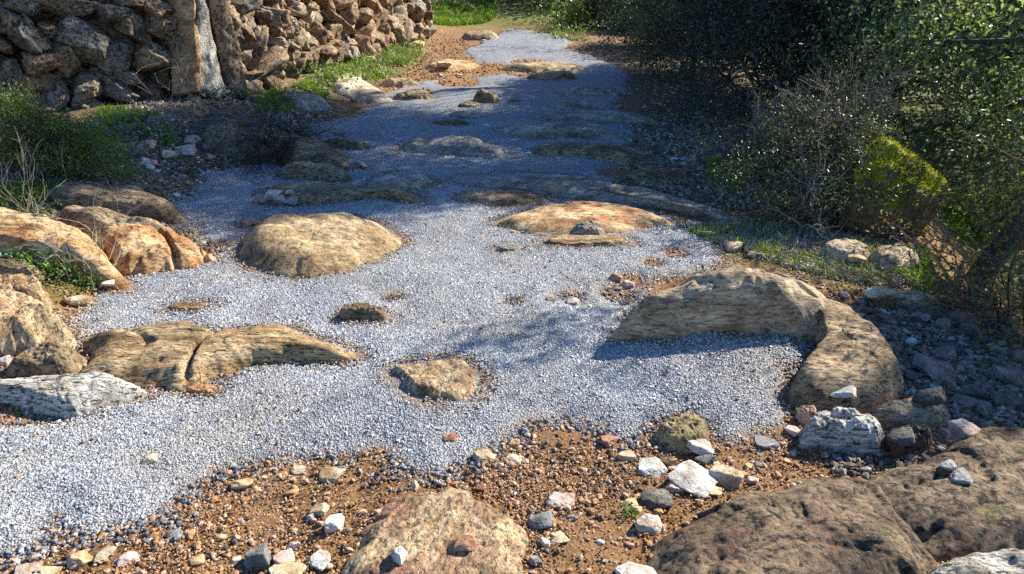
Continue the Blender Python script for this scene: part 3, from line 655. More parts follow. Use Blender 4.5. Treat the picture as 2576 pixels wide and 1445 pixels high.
rk('broad smooth boulder on the right with its left end in shade', [(1540, 802), (1575, 765), (1640, 727), (1720, 692), (1820, 668), (1900, 664), (2000, 683), (2100, 710), (2150, 745), (2150, 800), (2050, 830), (1900, 830), (1760, 830), (1640, 825)], .31, 'slab', NA=300, NR=80, flat=2.2, k=.75, rough=.8, stria=(.010, 10, -.2), facet=7, cracks=[([(1790, 690), (1850, 700), (1900, 712), (1960, 722), (2050, 740)], .03, .012), ([(1800, 680), (1870, 672)], .025, .015)])
rk('brown rounded boulder curving round the right end of the gravel hump', [(1950, 790), (2030, 745), (2120, 760), (2180, 815), (2240, 865), (2275, 925), (2284, 972), (2240, 1012), (2180, 1032), (2050, 1032), (1990, 1012), (1990, 975), (2035, 925), (2052, 880), (2010, 830)], .21, 'slab_b', NA=300, NR=80, flat=2.5, k=.7, rough=.9, stria=(.010, 11, -.5), facet=9)
rk('pale jagged rock below the brown rounded boulder', [(2018, 1100), (2020, 1050), (2080, 1030), (2160, 1035), (2225, 1070), (2232, 1100), (2190, 1128), (2080, 1108)], .13, 'pale', rough=1.6, flat=5, ledges=0.0, k=.9)
rk('small flat pink stone above the pale jagged rock', E(2004, 1018, 2062, 1052), .05, 'pink')
rk('smooth brown slab right of the pale jagged rock', [(2170, 1060), (2215, 1020), (2300, 983), (2370, 995), (2400, 1030), (2360, 1060), (2260, 1075)], .10, 'slab')
rk('rough dark rock right of the pale jagged rock', E(2225, 1060, 2345, 1135, 11), .10, 'earthy', rough=2.0)
rk('large earthy boulder filling the lower right', [(1640, 1340), (1700, 1275), (1760, 1245), (1850, 1210), (1960, 1190), (2080, 1152), (2180, 1148), (2250, 1170), (2300, 1230), (2330, 1300), (2380, 1380), (2350, 1480), (2100, 1560), (1850, 1560), (1670, 1500)], .15, 'earthy', NA=360, NR=110, flat=2.6, k=.8, rough=1.25, stria=(.009, 10, .45), facet=12, cracks=[([(2060, 1165), (2190, 1225), (2260, 1320), (2340, 1390)], .022, .018), ([(1700, 1335), (1850, 1295), (2000, 1305), (2150, 1262)], .007, .012), ([(1780, 1425), (1980, 1385), (2200, 1402)], .007, .012), ([(2150, 1165), (2240, 1200), (2270, 1260)], .018, .03)])
rk('long earthy slab at the right edge below the bank', [(2160, 1185), (2255, 1150), (2380, 1098), (2430, 1062), (2560, 1045), (2750, 1050), (2800, 1200), (2760, 1390), (2600, 1420), (2440, 1385), (2350, 1380), (2200, 1300)], .13, 'earthy', NA=320, NR=100, flat=2.8, k=.8, rough=1.25, stria=(.009, 10, .45), facet=12, cracks=[([(2280, 1235), (2400, 1215), (2560, 1182)], .014, .014), ([(2330, 1335), (2480, 1285), (2600, 1292)], .010, .012), ([(2370, 1130), (2440, 1165), (2480, 1230)], .012, .016)])
rk('pale rounded rock in the bottom right corner', [(2270, 1480), (2330, 1415), (2400, 1382), (2480, 1368), (2620, 1365), (2720, 1450), (2600, 1560), (2350, 1560)], .14, 'pale', NA=180, NR=56, flat=2.8)
rk('wide flat tan and pink rock at the bottom centre', [(880, 1460), (900, 1350), (930, 1285), (980, 1243), (1060, 1222), (1180, 1222), (1250, 1262), (1310, 1312), (1328, 1360), (1300, 1460), (1200, 1520), (1000, 1520)], .042, 'ochre', NA=260, NR=80, flat=4, k=.5, rough=1.9, stria=(.008, 16, 1.2), facet=9)
rk('round mossy brown lump at the broken edge of the path', [(1645, 1090), (1660, 1060), (1700, 1040), (1740, 1035), (1785, 1060), (1785, 1090), (1750, 1115), (1690, 1118)], .06, 'lump', rough=1.6)
rk('tilted pale rock on the right bank beside grass', E(2060, 600, 2200, 660), .10, 'slab')
rk('low grey rock under the mossy boulder', E(2180, 610, 2330, 680), .10, 'slab', rough=1.5)
rk('flat sunlit rock at the edge of the right bank', E(2180, 725, 2380, 765), .05, 'slab')
rk('flat dark rock level with the verge right of the shaded path', E(1560, 425, 1720, 452), .06, 'brown')
rk('grey ledge crossing the upper shaded path', E(1400, 218, 1560, 240), .10, 'grey')
rk('thin dark ledge at the left of the upper shaded path', E(985, 228, 1100, 250), .10, 'brown')
rk('brown ledge left of the middle of the shaded path', E(800, 352, 930, 378), .08, 'brown')
rk('dark rocks hump under the right bushes', E(1880, 290, 1960, 350), .22, 'brown')

build_path(); build_aggregate()

# ------------------------------------------------------------------ angular stones
def icosphere(sub):
    V = [tuple(v) for v in ICO_V]; Fc = [tuple(f) for f in ICO_F]
    for _ in range(sub):
        cache = {}; nf = []
        def mid(a, b):
            k = (min(a, b), max(a, b))
            if k not in cache:
                m = np.array(V[a])+np.array(V[b]); m /= np.linalg.norm(m); V.append(tuple(m)); cache[k] = len(V)-1
            return cache[k]
        for a, b, c in Fc:
            ab, bc, ca = mid(a, b), mid(b, c), mid(c, a); nf += [(a, ab, ca), (b, bc, ab), (c, ca, bc), (ab, bc, ca)]
        Fc = nf
    return np.array(V), np.array(Fc)
ICO = {k: icosphere(k) for k in (2, 3, 4)}

def chunk(dim, rng, sub=3, planes=14, soft=0.10, rough=0.05, boxy=0.5):
    """an angular stone: a ball cut by random planes, then roughened; dim = full sizes"""
    D, Fc = ICO[sub]
    N = rng.normal(size=(planes, 3)); N /= np.linalg.norm(N, axis=1, keepdims=True); h = rng.uniform(0.62, 0.95, planes)
    if boxy:
        B = np.array([(1, 0, 0), (-1, 0, 0), (0, 1, 0), (0, -1, 0), (0, 0, 1), (0, 0, -1)])+rng.normal(0, .22, (6, 3))
        B /= np.linalg.norm(B, axis=1, keepdims=True); N = np.concatenate([N, B]); h = np.concatenate([h, np.full(6, 1.0-0.35*boxy)+rng.uniform(-.08, .08, 6)])
    dots = D@N.T
    rad = np.where(dots > 0.05, h[None]/np.maximum(dots, 0.05), 9.0)
    e = 1.0/max(soft, .02)
    r = (np.sum(np.minimum(rad, 3.0)**(-e), 1))**(-1/e)
    r = r/np.percentile(r, 85)
    sd = rng.integers(0, 9999)
    r = r*(1+rough*fbm(D*3.2+sd, 4, int(sd) % 50, .6)*1.6)
    V = D*r[:, None]
    V = V/np.maximum(np.ptp(V, axis=0), 1e-6)*np.asarray(dim)[None]
    return V, Fc

def rotm(rx, ry, rz):
    return np.array(Matrix.Rotation(rz, 3, 'Z')@Matrix.Rotation(ry, 3, 'Y')@Matrix.Rotation(rx, 3, 'X'))

# ------------------------------------------------------------------ dry stone wall
SEG = WALL
def wall_pt(s):
    d = np.linalg.norm(np.diff(SEG, axis=0), axis=1); cum = np.concatenate([[0], np.cumsum(d)])
    i = int(np.clip(np.searchsorted(cum, s, 'right')-1, 0, len(d)-1)); t = (s-cum[i])/d[i]
    p = SEG[i]*(1-t)+SEG[i+1]*t; e = (SEG[i+1]-SEG[i])/d[i]
    return p, e, np.array([e[1], -e[0]])
WALL_LEN = float(np.sum(np.linalg.norm(np.diff(SEG, axis=0), axis=1)))
def wall_hit(u, v):
    """where the sight line through a picture point meets the wall face -> (point, along, outward)"""
    d = ray(np.array(u, float), np.array(v, float)); best = None
    for i in range(len(SEG)-1):
        A, B = SEG[i], SEG[i+1]; e = (B-A); n = np.array([e[1], -e[0]])
        den = d[0]*n[0]+d[1]*n[1]
        if abs(den) < 1e-6: continue
        t = (A@n)/den; p = np.array([0, 0, CAM_Z])+d*t
        s = ((p[:2]-A)@e)/(e@e)
        if t > 0 and -0.02 <= s <= 1.02: best = (p, e/np.linalg.norm(e), n/np.linalg.norm(n), t); break
    return best

wall = empty('dry_stone_wall', (-3.02, 7.85, zf(-3.0, 7.9)))
tag(wall, 'long dry stone wall of rough stones along the left of the path', 'wall')
WORG = np.array(wall.location)
STONES = []      # (screen size, V, F, material, label)
def wall_stone(p, e, n, dim, rot, mat, rng, sub=3, push=0.0, label=None, name='wall_stone', lean=0.0, boxy=.6, planes=14, yaw=.15, turn=0.0, taper=0.0):
    V, Fc = chunk(dim, rng, sub, planes, 0.025, 0.13, boxy)
    V[:, 0] *= 1-taper*(V[:, 2]/dim[2]+.5); V[:, 1] *= 1-taper*.5*(V[:, 2]/dim[2]+.5)
    V = V@rotm(0, 0, turn+rng.normal(0, yaw)).T@rotm(lean, rot, 0).T            # local axes: along, out, up
    Bm = np.array([[e[0], e[1], 0], [n[0], n[1], 0], [0, 0, 1]])
    V = V@Bm + p + np.array([n[0], n[1], 0])*push
    dist = np.linalg.norm(p-np.array([0, 0, CAM_Z]))
    u, v = project(p[None]); vis = (-80 < u[0] < 1150) and v[0] > -90
    STONES.append(((dim[0]*dim[2])**.5/dist*(1 if vis else .05), V, Fc, mat, label, name))

rngw = np.random.default_rng(5)
G, Bn, Rd, Pl = 'w_grey', 'w_brown', 'w_red', 'w_pale'
NEAR = [(57, 85, 80, 98, -20, G), (170, 18, 185, 48, 4, G), (215, 95, 145, 118, 25, G), (290, 142, 118, 98, -15, G), (127, 75, 74, 52, 8, Bn), (18, 118, 50, 50, 10, Rd),
        (30, 205, 84, 140, 5, G), (105, 160, 92, 68, -12, Rd), (153, 140, 74, 80, 25, Bn), (172, 182, 36, 28, 0, Rd), (218, 217, 76, 62, -10, Pl), (150, 235, 76, 78, 5, G),
        (108, 205, 86, 52, 8, Bn), (212, 265, 86, 66, 18, G), (300, 232, 120, 66, 35, G), (385, 240, 96, 84, 10, Bn), (382, 143, 100, 80, 5, Bn), (335, 65, 80, 74, 15, Bn),
        (300, 38, 104, 48, 10, G), (400, 65, 70, 64, 30, Bn), (405, 22, 84, 46, 15, Rd), (335, 8, 76, 34, 5, Bn), (415, 198, 62, 52, 30, Bn), (325, 196, 80, 38, 15, Rd),
        (440, 165, 40, 112, 3, Bn), (432, 95, 46, 66, 20, Bn), (60, 15, 90, 50, 10, G), (10, 50, 60, 70, 0, Bn), (260, 290, 70, 50, 5, Bn), (110, 270, 90, 60, 0, G),
        (617, 75, 78, 80, 10, Bn), (607, 155, 58, 54, -5, G), (592, 38, 44, 52, 15, Bn), (613, 200, 52, 44, 0, Bn), (640, 20, 56, 42, 15, Rd), (645, 118, 40, 36, 0, Bn), (640, 170, 34, 44, 10, Rd),
        (676, 52, 58, 72, 10, Bn), (722, 67, 50, 54, 20, Pl), (686, 115, 60, 36, 15, Pl), (738, 163, 98, 62, 10, Pl), (690, 158, 54, 44, 0, Bn), (700, 18, 64, 38, 20, Rd), (765, 100, 50, 60, 10, Pl),
        (-50, 60, 90, 80, 0, G), (-60, 150, 100, 90, 0, Bn), (-50, 240, 90, 80, 0, G), (330, 285, 90, 50, 0, Bn), (420, 285, 70, 40, 0, G)]
for (u, v, w, h, rot, m) in NEAR:
    hp = wall_hit(u, v)
    if hp is None: continue
    p, e, n, t = hp
    wall_stone(p, e, n, (w/F*t*1.0, 0.36+0.2*rngw.random(), h/F*t*1.0), math.radians(rot), m, rngw, 4, push=-0.10+rngw.uniform(-.05, .08), yaw=.32, planes=9)
# upright slabs
def upright(poly, depth, m, lab, push, turn):
    pts = []
    for u, v in poly: p, e, n, t = wall_hit(u, v); pts.append(p)
    pts = np.array(pts); c = pts.mean(0); p, e, n, t = wall_hit(*np.mean(poly, axis=0)); e3 = np.array([e[0], e[1], 0])
    xz = np.stack([(pts-c)@e3/math.cos(turn), pts[:, 2]-c[2]], 1); hd = np.array([np.ptp(xz[:, 0])/2, depth/2, np.ptp(xz[:, 1])/2]); xz = xz/hd[[0, 2]]
    N_, h_ = [], []
    for k in range(len(xz)):
        a, b = xz[k], xz[(k+1) % len(xz)]; d = b-a; nn = np.array([d[1], -d[0]]); nn /= np.linalg.norm(nn)
        if nn@a < 0: nn = -nn
        N_.append((nn[0], rngw.normal(0, .12), nn[1])); h_.append(nn@a)
    N_ += [(.10, 1, .06), (-.35, .94, .05), (0, -1, 0)]; h_ += [.9, .95, 1.0]
    N_ = np.array(N_); ln = np.linalg.norm(N_, axis=1); N_ = N_/ln[:, None]; h_ = np.array(h_)/ln
    D, Fc = ICO[4]; dots = D@N_.T; r = np.where(dots > .03, h_[None]/np.maximum(dots, .03), 9.0).min(1); r = np.minimum(r, 2.2)
    V = D*r[:, None]*hd; V = V*(1+.0*r[:, None])+D*(.030*fbm(V*7, 4, 3)+.012*fbm(V*26, 3, 5))[:, None]
    V = V@rotm(0, 0, turn).T; B3 = np.array([[e[0], e[1], 0], [n[0], n[1], 0], [0, 0, 1]]); V = V@B3+c+np.array([n[0], n[1], 0])*push
    STONES.append((9.0, V, Fc, m, lab, 'upright_slab'))
upright([(446, -40), (474, -40), (472, 100), (470, 236), (448, 228)], .30, 'orange', 'narrow upright slab catching the sun on its edge', .10, -.5)
upright([(474, -60), (486, -60), (514, 60), (546, 150), (548, 222), (500, 238), (476, 228)], .20, 'pale', 'tall leaning wedge shaped slab lit by the sun', .09, -.42)
upright([(505, -60), (552, -60), (578, 100), (602, 215), (594, 242), (556, 238), (540, 120)], .34, 'w_brown', 'tall dark upright slab leaning beside the pale wedge', .05, .1)
# small stones filling the near part and coursed stones of the far part
for s in np.arange(0.2, 4.9, 0.17):
    for z in np.arange(0.12, 1.75, 0.15):
        p, e, n = wall_pt(s+rngw.uniform(-.06, .06)); zz = zf(p[0], p[1])
        w = rngw.uniform(.16, .30)
        wall_stone(np.array([p[0], p[1], float(zz)+z]), e, n, (w, .3, w*rngw.uniform(.5, .9)), rngw.normal(0, .35), rngw.choice([G, Bn, Bn, Rd]), rngw, 3, push=-.28)
s = 4.72; 
for z in np.arange(0.06, 1.75, 0.185):
    s = 4.70+rngw.uniform(0, .2)
    while s < WALL_LEN:
        w = rngw.uniform(.16, .60); p, e, n = wall_pt(s+w/2); h = rngw.uniform(.11, .36)
        m = rngw.choice([Pl, Bn, Bn, Rd, Rd, G, Bn])
        wall_stone(np.array([p[0], p[1], float(zf(p[0], p[1]))+z+rngw.normal(0, .04)]), e, n, (w*1.15, .36, h), rngw.normal(0, .5), m, rngw, 3, yaw=.3, push=-.05+rngw.uniform(-.10, .13)-.06*z)
        s += w*0.95
STONES.sort(key=lambda a: -a[0] if a[5] == 'wall_stone' else -9)
nup = sum(1 for a in STONES if a[5] == 'upright_slab')
for a in STONES[:nup+96]:
    c = a[1].mean(0)
    o = obj(a[5], mesh(a[5], a[1]-c, a[2], M[a[3]]), wall, c-WORG)
    if a[4]: o['label'] = a[4]
rest = STONES[nup+96:]
off = 0; Vs, Fs, mi = [], [], []; mats = [M[G], M[Bn], M[Rd], M[Pl]]
for a in rest:
    Vs.append(a[1]-WORG); Fs.append(a[2]+off); off += len(a[1]); mi.append(np.full(len(a[2]), [G, Bn, Rd, Pl].index(a[3])))
me = mesh('small_wall_stones', np.concatenate(Vs), np.concatenate(Fs), mats); me.polygons.foreach_set('material_index', np.concatenate(mi).astype(np.int32))
tag(obj('small_wall_stones', me, wall), kind='stuff')
# earth core behind the face
cv = []; 
for s in np.linspace(0, WALL_LEN, 40):
    p, e, n = wall_pt(s); g = float(zf(p[0], p[1]))
    for off_, z in ((-.20, -.3), (-.30, 1.62), (-.95, 1.55), (-.95, -.3)):
        cv.append((p[0]+n[0]*off_, p[1]+n[1]*off_, g+z))
cv = np.array(cv)-WORG; cf = []
for i in range(39):
    for j in range(4): cf.append((4*i+j, 4*i+(j+1) % 4, 4*i+4+(j+1) % 4, 4*i+4+j))
cf += [(0, 1, 2, 3), (156, 159, 158, 157)]
obj('earth_core', mesh('earth_core', cv, cf, M['earthy'], False), wall)

# ------------------------------------------------------------------ loose stones
RUBBLE = 'loose stones lying about the path'
def stone(u, v, w, h, mat, label, rng, name='loose_stone', group=RUBBLE, sub=3, boxy=.45, up=0.0, depth=None, rest=True):
    if sub == 3 and w > 38: sub = 4
    if u > 2200 and 740 < v < 1062: mat = {K: 's_pink_shade', Gy: Dk, C_: 's_pink_shade'}.get(mat, mat)  # stones in the bank's shade take darker materials, shade painted into the colour
    g = hit(np.array([float(u)]), np.array([v+0.30*h]))[0]
    ru, rv = RPX; near_ = np.nonzero((np.abs(ru-u) < 9) & (np.abs(rv-(v+.30*h)) < 7))[0]; on_rock = False
    if len(near_):
        q = RALL[near_[np.argmin(RALL[near_][:, 1])]]
        if q[1] < g[1]+.02: g = q.copy(); on_rock = True
    if on_rock and not rest: return None
    d = np.linalg.norm(g-np.array([0, 0, CAM_Z])); W_ = w/F*d; Hh = h/F*d
    el = math.asin((CAM_Z-g[2])/d)
    dep = depth or W_*rng.uniform(.7, .95)
    # seen height = h*cos(el) + depth*sin(el)
    hz = max((Hh-dep*math.sin(el)*0.8)/math.cos(el), 0.42*min(W_, Hh/ math.sin(el)))
    hz = min(hz, W_*1.25)
    V, Fc = chunk((W_*.95, dep*.95, hz*.95), rng, sub, 9, 0.035, 0.07, boxy)
    V = V@rotm(rng.normal(0, .14), rng.normal(0, .16), rng.uniform(-.6, .6)).T
    V[:, 2] -= V[:, 2].min()
    zb = g[2]-(0.10 if on_rock else 0.32)*hz+up
    if not on_rock and path_mask(g[0:1], g[1:2])[0] > 0: zb += 0.018
    o = obj(name, mesh(name, V, Fc, M[mat]), loc=(g[0], g[1], zb)); tag(o, label, 'stone', group)
    return o
RALL = np.concatenate(ROCKS); RPX = project(RALL)
rs = np.random.default_rng(23)
Q, O_, K, C_, Gy, Re, Dk = 'quartz', 's_orange', 's_pink', 's_cream', 's_grey', 's_red', 's_dark'
LOOSE = [
 (835, 1187, 72, 40, C_, 'long cream block lying where the gravel meets the bare earth'),
 (748, 1178, 40, 30, C_, 'cream wedge left of the long cream block'),
 (612, 1210, 58, 36, O_, 'rounded orange stone at the gravel edge'),
 (715, 1190, 20, 20, O_, 'small orange stone between rounded orange stone and cream wedge'),
 (383, 1163, 40, 40, C_, 'lone cream stone standing on the front gravel'),
 (808, 1278, 44, 40, C_, 'square cream stone touching the large white and cream stone'),
 (840, 1308, 52, 66, Q, 'large white and cream stone in the brown earth'),
 (783, 1298, 22, 24, Q, 'small white stone left of the large white and cream stone'),
 (738, 1233, 28, 26, O_, 'orange pebble above the square cream stone'),
 (200, 1400, 54, 46, O_, 'bright orange stone low on the left'),
 (258, 1393, 46, 36, C_, 'pale stone right of the bright orange stone'),
 (320, 1398, 54, 42, Q, 'white stone right of the pale stone low on the left'),
 (440, 1343, 44, 26, Gy, 'grey streaked flat stone in the brown earth'),
 (655, 1397, 66, 62, Gy, 'grey oval stone near the bottom edge'),
 (718, 1400, 72, 40, K, 'long pink stone beside the grey oval stone'),
 (715, 1432, 90, 44, C_, 'large tan stone cut by the bottom edge'),
 (805, 1405, 62, 38, Q, 'white and tan stone right of the long pink stone'),
 (742, 1366, 34, 34, K, 'small pink wedge above the long pink stone'),
 (495, 1408, 36, 24, O_, 'orange wedge stone in the brown earth'),
 (70, 1440, 56, 24, Q, 'white stone at the bottom left edge'),
 (125, 1438, 44, 24, C_, 'cream stone at the bottom left edge'),
 (1043, 1213, 26, 40, C_, 'narrow upright cream stone above the wide flat rock'),
 (1210, 1222, 34, 30, Re, 'red brown stone on the corner of the wide flat rock'),
 (1133, 1108, 42, 32, Re, 'red brown blocky stone at the gravel edge'),
 (1101, 1088, 24, 22, O_, 'small orange stone beside the red brown blocky stone'),
 (1220, 1142, 58, 46, C_, 'rounded cream stone amid orange gravel'),
 (1292, 1112, 32, 34, O_, 'honey coloured stone above a cream one'),
 (1293, 1150, 44, 36, C_, 'pale orange rimmed stone below the honey coloured one'),
 (1322, 1082, 22, 26, Gy, 'thin grey upright stone in orange gravel'),
 (1410, 1250, 72, 54, K, 'large pinkish grey rounded stone in the bare earth'),
 (1362, 1302, 68, 54, Gy, 'large grey stone with a flat face in the bare earth'),
 (1437, 1296, 30, 22, Gy, 'small grey stone right of the large grey stone'),
 (1372, 1362, 28, 34, Q, 'small white upright stone below the large grey stone'),
 (1398, 1354, 50, 12, C_, 'thin cream flake right of the white upright stone'),
 (1345, 1405, 34, 32, Gy, 'speckled grey stone right of the wide flat rock'),
 (1175, 1350, 56, 44, Re, 'dark red stone resting on the wide flat rock'),
 (995, 1380, 44, 48, Q, 'pale grey white stone resting on the wide flat rock'),
 (1605, 1430, 116, 70, Q, 'big white angular stone at the bottom edge'),
 (1628, 1308, 74, 62, Q, 'lumpy white stone beside the large earthy boulder'),
 (1655, 1285, 34, 28, O_, 'small orange white stone above the lumpy white stone'),
 (1585, 1268, 50, 26, C_, 'tan flat stone left of the lumpy white stone'),
 (1655, 1250, 84, 46, Dk, 'dark brown stone between white stones and boulder'),
 (1640, 1172, 80, 40, Q, 'bright white oval stone on the bare earth'),
 (1575, 1137, 48, 44, C_, 'upright tan curved stone at the path edge'),
 (1690, 1217, 48, 40, K, 'pink stone left of the biggest white stone'),
 (1692, 1155, 36, 46, C_, 'pale wedge right of the bright white oval stone'),
 (1735, 1195, 112, 56, Q, 'biggest white stone on the bare earth'),
 (1830, 1190, 84, 64, C_, 'cream and orange angular stone right of the biggest white stone'),
 (1765, 1125, 74, 36, Q, 'white arched stone above the grey one'),
 (1775, 1148, 50, 36, Gy, 'grey block under the white arched stone'),
 (1890, 1205, 38, 28, K, 'small pink stone at the boulder edge'),
 (1785, 1232, 54, 18, C_, 'flat cream stone at the boulder foot'),
 (1527, 1100, 52, 44, Re, 'reddish tilted stone on the dark path edge'),
 (1995, 1080, 40, 36, K, 'small pinkish grey stone beside pale jagged rock'),
 (1930, 1112, 60, 26, Gy, 'grey stone on the earth below the path edge'),
 (1550, 700, 34, 26, Re, 'red brown stone of the trio near the big boulder'),
 (1578, 713, 32, 30, K, 'pink white stone of the trio near the big boulder'),
 (1552, 724, 28, 18, Dk, 'dark stone of the trio near the big boulder'),
 (1383, 757, 24, 28, C_, 'upright cream stone alone in the middle gravel'),
 (1440, 760, 34, 28, K, 'pale pink stone pair right of the upright cream stone'),
 (1352, 803, 18, 14, K, 'tiny pink stone below the upright cream stone'),
 (1292, 590, 16, 26, O_, 'thin orange stone near the flat orange slab'),
 (663, 997, 38, 26, Dk, 'small dark stone on the front gravel'),
 (670, 1035, 22, 12, C_, 'tiny pale stone below the small dark stone'),
 (905, 915, 40, 16, K, 'pink flake at the tip of the long layered rock'),
 (197, 755, 62, 28, C_, 'white and orange oblong stone beside the big tan boulder'),
 (272, 707, 30, 22, K, 'small pink stone at the grassy left edge'),
 (8, 905, 34, 34, Q, 'white stone at the left picture edge'),
 (468, 375, 48, 38, K, 'reddish angular stone in the shade under the wall'),
 (425, 387, 44, 24, C_, 'cream stone beside the reddish angular stone'),
 (487, 352, 40, 32, K, 'grey pink stone behind the reddish angular stone'),
 (360, 375, 62, 26, K, 'long flat pink stone in the shade under the wall'),
 (375, 410, 44, 18, K, 'flat pale pink stone below the long flat one'),
 (498, 397, 18, 12, Q, 'small white pebble right of the reddish angular stone'),
 (230, 435, 36, 24, K, 'pinkish stone in front of the green bush'),
 (343, 443, 12, 14, Q, 'tiny white stone beside the dark shaded slab'),
 (445, 490, 22, 14, Q, 'white pebble at the end of the dark shaded slab'),
 (683, 483, 40, 26, K, 'largest pink stone of the pile on the brown shelf'),
 (712, 497, 30, 24, K, 'middle pink stone of the pile on the brown shelf'),
 (742, 497, 36, 26, Gy, 'greyish stone at the right of the pink pile'),
 (660, 500, 26, 20, K, 'leftmost small pink stone of the pile'),
 (725, 478, 22, 16, K, 'small pink stone on top of the pile'),
 (650, 243, 40, 24, K, 'pinkish stone at the wall foot'),
 (490, 247, 34, 20, O_, 'tan stone at the foot of the leaning slab'),
 (630, 225, 36, 16, Q, 'white stone at the foot of the upright slabs'),
 (1232, 505-120, 6, 5, Q, 'tiny white speck of stone on the grey hump'),
 (1318, 390, 20, 10, Q, 'white pebble on the shaded path beside the grey hump'),
 (1225, 320, 24, 12, Q, 'white stone on the upper shaded path'),
 (1715, 415, 30, 16, K, 'pale stone on the dark right bank'),
 (1695, 400, 24, 14, Q, 'small white stone on the dark right bank'),
 (1810, 362, 28, 12, C_, 'cream stone in the gap under the right bushes'),
 (1120, 160, 40, 12, C_, 'flat cream stone in the sunlit upper earth'),
 (2118, 985, 58, 18, Q, 'white flake lying on the brown rounded boulder'),
 (2415, 1080, 66, 36, K, 'salmon pink stone resting on the right edge slab'),
 (2425, 1012, 62, 44, K, 'purple pink stone among the dark rubble'),
 (2470, 1028, 50, 36, Gy, 'grey stone right of the purple pink stone'),
 (2350, 935, 96, 44, K, 'large pink and grey rock in the right rubble'),
 (2310, 905, 50, 24, Gy, 'tan grey block above the large pink rock'),
 (2370, 890, 50, 28, K, 'reddish pink stone at the top of the right rubble'),
 (2290, 855, 30, 24, Q, 'white capped stone in the right rubble'),
 (2555, 895, 36, 60, K, 'upright salmon stone at the right picture edge'),
 (2540, 945, 70, 50, K, 'broad pinkish stone at the right picture edge'),
 (2345, 970, 26, 18, Q, 'white stone below the large pink and grey rock'),
 (2370, 815, 40, 46, K, 'pointed pinkish stone on the bank edge'),
 (2345, 790, 60, 34, Gy, 'dark grey block on the bank edge'),
 (2315, 795, 50, 34, C_, 'tan rock on the bank edge'),
 (2415, 800, 70, 44, C_, 'large tan rock at the top of the right bank'),
 (2235, 805, 54, 40, Gy, 'greyish rock behind the brown rounded boulder'),
 (2280, 770, 40, 22, Dk, 'dark stone under the flat sunlit rock'),
 (2440, 985, 60, 36, Dk, 'rough dark stone behind the purple pink stone'),
 (2520, 1000, 70, 60, Dk, 'rough dark rock at the far right of the rubble'),
 (2250, 1090, 60, 40, Dk, 'dark lump beside the pale jagged rock'),
 (2330, 1000, 70, 40, Dk, 'dark rock above the smooth brown slab'),
 (2410, 1190, 46, 22, Gy, 'grey flake caught in a hollow of the right slab'),
 (2390, 1165, 40, 30, Gy, 'upper grey flake in the hollow of the right slab'),
 (2200, 735, 70, 34, C_, 'sunlit tan block on the grassy bank'),
 (2150, 645, 46, 26, C_, 'pale pink stone on the grassy bank'),
 (1965, 595, 30, 22, K, 'orange pink stone near the low shrub'),
 (2000, 590, 40, 28, Dk, 'dark stone near the low shrub'),
 (1770, 585, 50, 26, C_, 'tan stone at the right end of the orange slab'),
 (1740, 565, 40, 20, K, 'pinkish stone above the tan one at the slab end'),
 (1840, 620, 50, 24, C_, 'flat tan stone on the bank above the big boulder'),
 (1905, 640, 46, 20, C_, 'flat pale stone on the bank above the big boulder'),
 (1050, 110, 40, 22, C_, 'cream stone in the grass at the wall foot'),
 (930, 150, 44, 24, C_, 'tan block in the grass at the wall foot'),
]
for a in LOOSE: stone(*a[:6], rs)
# the rounded pale boulder closing the far end of the wall
stone(1052, 48, 78, 60, 'pale', 'rounded pale boulder at the far end of the stone wall', rs, name='boulder', group=RS, sub=4, boxy=.2)

# small stones too many to describe one by one
def some(n, box, wr, mats, lab, hr=.7, pthr=None):
    uu, vv = rs.uniform(box[0], box[2], 20*n), rs.uniform(box[1], box[3], 20*n); g = hit(uu, vv)
    ok = np.nonzero(path_mask(g[:, 0], g[:, 1]) < 0)[0][:n]
    for i in ok:
        w = rs.uniform(*wr)*rs.uniform(.8, 1.2); m = rs.choice(mats)
        nm = {Q: 'white', O_: 'orange', K: 'pinkish', C_: 'cream', Gy: 'grey', Re: 'red brown', Dk: 'dark'}[m]
        stone(uu[i], vv[i], w, w*rs.uniform(.55, .85), m, lab % nm, rs, sub=2, rest=False, group='small %s stones %s' % (nm, lab.split('stone ')[1]))
some(56, (480, 1180, 1640, 1440), (12, 25), [Q, O_, O_, K, K, C_, C_, Re, Dk], 'small %s stone strewn over the bare earth in front')
some(18, (20, 1340, 480, 1440), (12, 25), [Q, O_, O_, K, C_, Re, Dk], 'small %s stone strewn over the earth low on the left')
some(46, (2120, 740, 2576, 1050), (20, 48), [K, Gy, Dk, Dk, Dk, Dk], 'small %s stone in the dark rubble of the right bank')
some(30, (1720, 580, 2300, 740), (14, 34), [C_, K, Gy, C_], 'small %s stone on the grassy right bank')
some(26, (260, 320, 700, 460), (10, 24), [K, Gy, Q, Dk], 'small %s stone in the shade below the wall')
some(20, (1600, 370, 1850, 470), (10, 22), [K, Gy, C_, Dk], 'small %s stone on the shaded right verge')
some(12, (1780, 1120, 2000, 1200), (12, 26), [K, Gy, C_, O_], 'small %s stone beside the large earthy boulder')
some(12, (1080, 100, 1240, 200), (8, 16), [C_, K, O_], 'small %s stone on the sunlit upper earth')

